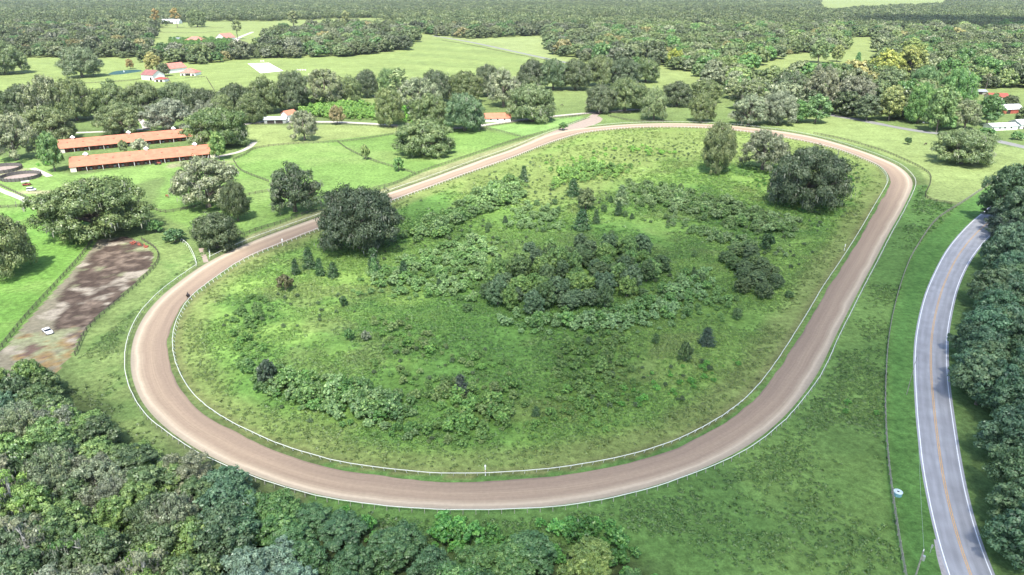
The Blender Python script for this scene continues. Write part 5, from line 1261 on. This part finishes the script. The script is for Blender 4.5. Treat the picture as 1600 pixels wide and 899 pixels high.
# water tank with hole in its lid
c = P(1402, 773.5); e = empty('water_tank', (c.x, c.y, 0), 0, 'round pale blue water tank beside the weathered fence', 'tank')
M_TANK = mat('tank_blue', (.16,.34,.40), .5, .1, 2); M_LID = mat('tank_lid', (.48,.58,.62), .5, .08, 2)
MB().tube([(0,0,0),(0,0,.75)], .80, 28).build('drum', M_TANK, e, smooth=False)
n = 28; vs = []
for r, z in ((.84,.75),(.84,.83),(.74,.90),(.28,.90),(.24,.80)): vs += [(r*math.cos(2*math.pi*k/n), r*math.sin(2*math.pi*k/n), z) for k in range(n)]
MB().add(vs, [(i*n+k, i*n+(k+1) % n, (i+1)*n+(k+1) % n, (i+1)*n+k) for i in range(4) for k in range(n)]).build('lid', M_LID, e); MB().disc((0,0), .245, 20, .805).build('hatch', M_DARK, e)
# utility pole and wires
base = P(1443, 861, 10.5); e = empty('utility_pole', (base.x, base.y, 0), 0, 'wooden utility pole at the bottom of the photo beside the road', 'pole')
MB().tube([(0,0,-.3),(0,0,5),(0,0,10.5)], [.17,.14,.11], 10).build('shaft', M_WOODG, e); MB().tube([(0,0,10.5),(0,0,10.85)], [.09,.05], 8).build('insulator', M_WHITE, e)
MB().tube([(.35,0,8.6),(.35,0,9.5)], .22, 12).build('transformer', M_METAL, e)
far = P(1432, 560, 10.0); pts = []
for k in range(25):
    t = k/24; q = Vector((base.x, base.y, 10.8)).lerp(Vector((far.x, far.y, 10.8)), t); q.z -= 1.2*4*t*(1-t); pts.append(q-Vector((base.x, base.y, 0)))
w_ = MB().tube(pts, .014, 4).build('power_line', M_METAL); w_.location = (base.x, base.y, 0); tag(w_, 'thin power line running along the road verge', 'wire')
e = empty('utility_pole', (far.x, far.y, 0), 0, 'slim utility pole on the verge in the middle of the road curve', 'pole'); MB().tube([(0,0,-.3),(0,0,10.8)], [.09,.05], 10).build('shaft', M_WOODG, e)
c = P(1453, 864); e = empty('road_sign', (c.x, c.y, 0), math.radians(-15), 'small pale roadside sign near the utility pole', 'sign'); MB().box(-.04,.04,-.04,.04,0,1.9).build('post', M_METAL, e); MB().box(-.15,.15,-.07,-.045,1.1,1.9).build('panel', M_METAL, e)
# pile of rusty things by the dirt paddock fence
c = P(218, 383); rnd = random.Random(4); b = MB()
for k in range(22):
    t = rnd.uniform(-1, 1); x = t*4.6; y = -t*2.8+rnd.uniform(-.7,.7); s = rnd.uniform(.3,.75); a = Vector((x, y, s*.35)); b.bar(a, a+Vector((rnd.uniform(-1,1), rnd.uniform(-1,1), rnd.uniform(-.1,.5)))*1.0, s*.8, s*.6)
o = b.build('rubble_pile', mat('rusty_red', (.26,.075,.05), .8, .5, 2)); o.location = (c.x, c.y, 0); tag(o, 'low row of rusty red rubble inside the top fence of the dirt paddock', 'rubble pile')
# jumps in the mown field
for px, py, lb in ((405,125,'largest white show jump left of the tree belt'),(467,110.5,'left white jump of the pair in the mown field'),(475,110.5,'right white jump of the pair in the mown field'),(410,96.5,'white jump at the corner of the sand arena')):
    c = P(px, py); e = empty('show_jump', (c.x, c.y, 0), 0, lb, 'jump', 'show jumps in the mown field')
    for x in (-2, 2): MB().box(x-.3, x+.3, -.1, .1, 0, 1.6).build('standard', M_WHITE, e)
    for z in (.4, .8, 1.2): MB().tube([(-1.7,0,z),(1.7,0,z)], .08, 8).build('pole', M_WHITE, e)
# palm
c = P(1539, 142); e = empty('palm_tree', (c.x, c.y, 0), 0, 'single pale palm rising over the village gardens', 'tree')
MB().tube([(0,0,-.2),(.2,0,7),(0,0,14)], [.35,.28,.24], 8).build('trunk', M_BARK, e)
rs = np.random.RandomState(8); Cs = []
for k in range(26):
    a = k*2.4; el = rs.uniform(-.5, 1.0)
    for j in range(9):
        t = (j+1)/9*3.2; Cs.append((math.cos(a)*t*math.cos(el), math.sin(a)*t*math.cos(el), 14+math.sin(el)*t-.12*t*t))
V, Fc = leaf_quads(np.array(Cs), np.tile([0,0,1.], (len(Cs),1))+rs.normal(size=(len(Cs),3))*.4, .7, rs, 1.8); q = link('fronds', np_mesh('palm_fronds', V, Fc, M_LEAF, rs.rand(len(Cs))), e); q.color = (.20,.20,.11,1)
# pond fountain
b = MB().tube([(0,0,0),(0,0,1.0),(0,0,2.2)], [.5,.35,.08], 8); o = b.build('fountain', mat('spray', (.8,.85,.88), .4)); o.location = (pc.x, pc.y, .02); tag(o, 'white water jet of the far pond', 'fountain')

# ------------------------------------------------------------------ horse, rider, cattle
def skin_body(name, pts, edges, rad, m, parent=None, sub=2):
    me = bpy.data.meshes.new(name); me.from_pydata(pts, edges, []); o = link(name, me, parent)
    md = o.modifiers.new('skin', 'SKIN')
    for i, r in enumerate(rad): me.skin_vertices[0].data[i].radius = (r, r) if not hasattr(r, '__len__') else r
    me.skin_vertices[0].data[0].use_root = True
    s = o.modifiers.new('sub', 'SUBSURF'); s.levels = sub; s.render_levels = sub; me.materials.append(m); return o
def horse(loc, rz, col, label, name='horse', graze=False, stride=.25, group=None, legpos=1.0):
    e = empty(name, loc, rz, label, name, group)
    m = mat(name+'_coat', col, .6, .15, 2)
    # x forward; 0 pelvis
    hd = [(.95,0,1.55),(1.15,0,1.88),(1.32,0,2.08),(1.62,0,1.86),(1.80,0,1.66)] if not graze else [(.95,0,1.15),(1.25,0,.80),(1.42,0,.52),(1.52,0,.22),(1.56,0,.08)]
    pts = [(-.55,0,1.28),(-.1,0,1.22),(.35,0,1.22),(.68,0,1.32)]+hd
    rad = [.29,.30,.31,.27,.20,.15,.13,.11,.075]
    ed = [(i, i+1) for i in range(8)]
    def leg(root, pp, rr):
        k = root
        for p_, r_ in zip(pp, rr): pts.append(p_); rad.append(r_); ed.append((k, len(pts)-1)); k = len(pts)-1
    for s, ph in ((-1, stride), (1, -stride)):
        leg(3, [(.66,s*.17,.98),(.66+ph*.7,s*.17,.55),(.62+ph,s*.17,.14),(.68+ph,s*.17,.04)], [.12,.065,.042,.06])
        leg(0, [(-.50,s*.17,1.02),(-.36-ph*.3,s*.17,.78),(-.70-ph*.7,s*.17,.50),(-.68-ph,s*.17,.12),(-.61-ph,s*.17,.04)], [.17,.11,.06,.042,.06])
    skin_body('body', pts, ed, rad, m, e)
    MB().tube([(-.80,0,1.42),(-.98,0,1.25),(-1.02,0,.85),(-.98,0,.6)], [.05,.09,.09,.03], 8).build('tail', M_DARK, e, smooth=True)
    if not graze: MB().tube([(.80,0,1.62),(1.0,0,1.86),(1.22,0,2.12)], [.05,.07,.04], 6).build('mane', M_DARK, e, smooth=True)
    for s in (-1, 1): MB().tube([(hd[2][0]-.03,s*.06,hd[2][2]+.06),(hd[2][0]-.05,s*.08,hd[2][2]+.22)], [.035,.01], 6).build('ear', m, e)
    return e
hp = P(295.5, 467.5); hang = math.atan2(*(np.array(P(285,480)[:2])-np.array(P(300,462)[:2]))[::-1])
horse((hp.x, hp.y, .012), hang, (.05,.03,.022), 'dark bay horse moving down the dirt track by the inner rail', stride=.28)
e = empty('person', (hp.x, hp.y, .012), hang, 'rider in dark clothes sitting on the dark horse on the track', 'person')
pts = [(.02,0,1.55),(.06,0,1.78),(.16,0,2.02),(.22,0,2.14),(.25,0,2.22),(.28,0,2.36)]; rad = [.15,.14,.15,.07,.065,.105]; ed = [(i,i+1) for i in range(5)]
for s in (-1, 1):
    k = 2
    for p_, r_ in (((.18,s*.20,2.0),.06),((.30,s*.25,1.78),.048),((.52,s*.14,1.70),.036),((.60,s*.10,1.70),.035)): pts.append(p_); rad.append(r_); ed.append((k, len(pts)-1)); k = len(pts)-1
    k = 0
    for p_, r_ in (((.08,s*.22,1.50),.10),((.40,s*.36,1.30),.075),((.20,s*.38,.86),.05),((.34,s*.39,.80),.045)): pts.append(p_); rad.append(r_); ed.append((k, len(pts)-1)); k = len(pts)-1
skin_body('body', pts, ed, rad, mat('dark_riding_clothes', (.03,.03,.04), .8), e)
bm = bmesh.new(); bmesh.ops.create_uvsphere(bm, u_segments=16, v_segments=10, radius=.135); me = bpy.data.meshes.new('helmet'); bm.to_mesh(me); bm.free(); me.materials.append(M_DARK); o = link('helmet', me, e, (.28,0,2.42)); o.scale = (1.1,.95,.8)
for px, py, lb in ((877.5,166,'dark horse grazing near the lane right of the big round oak'),(1421,222,'left grazing dark horse in the mown pasture'),(1446,227,'right grazing dark horse beside the lone pasture oak'),):
    q = P(px, py); horse((q.x, q.y, 0), rng.uniform(0, 6), (.05,.035,.03), lb, graze=True, stride=.08, group='grazing horses')
q = P(262, 309); horse((q.x, q.y, 0), 2.6, (.22,.08,.035), 'chestnut horse in the green pasture below the front barn', graze=True, stride=.1)
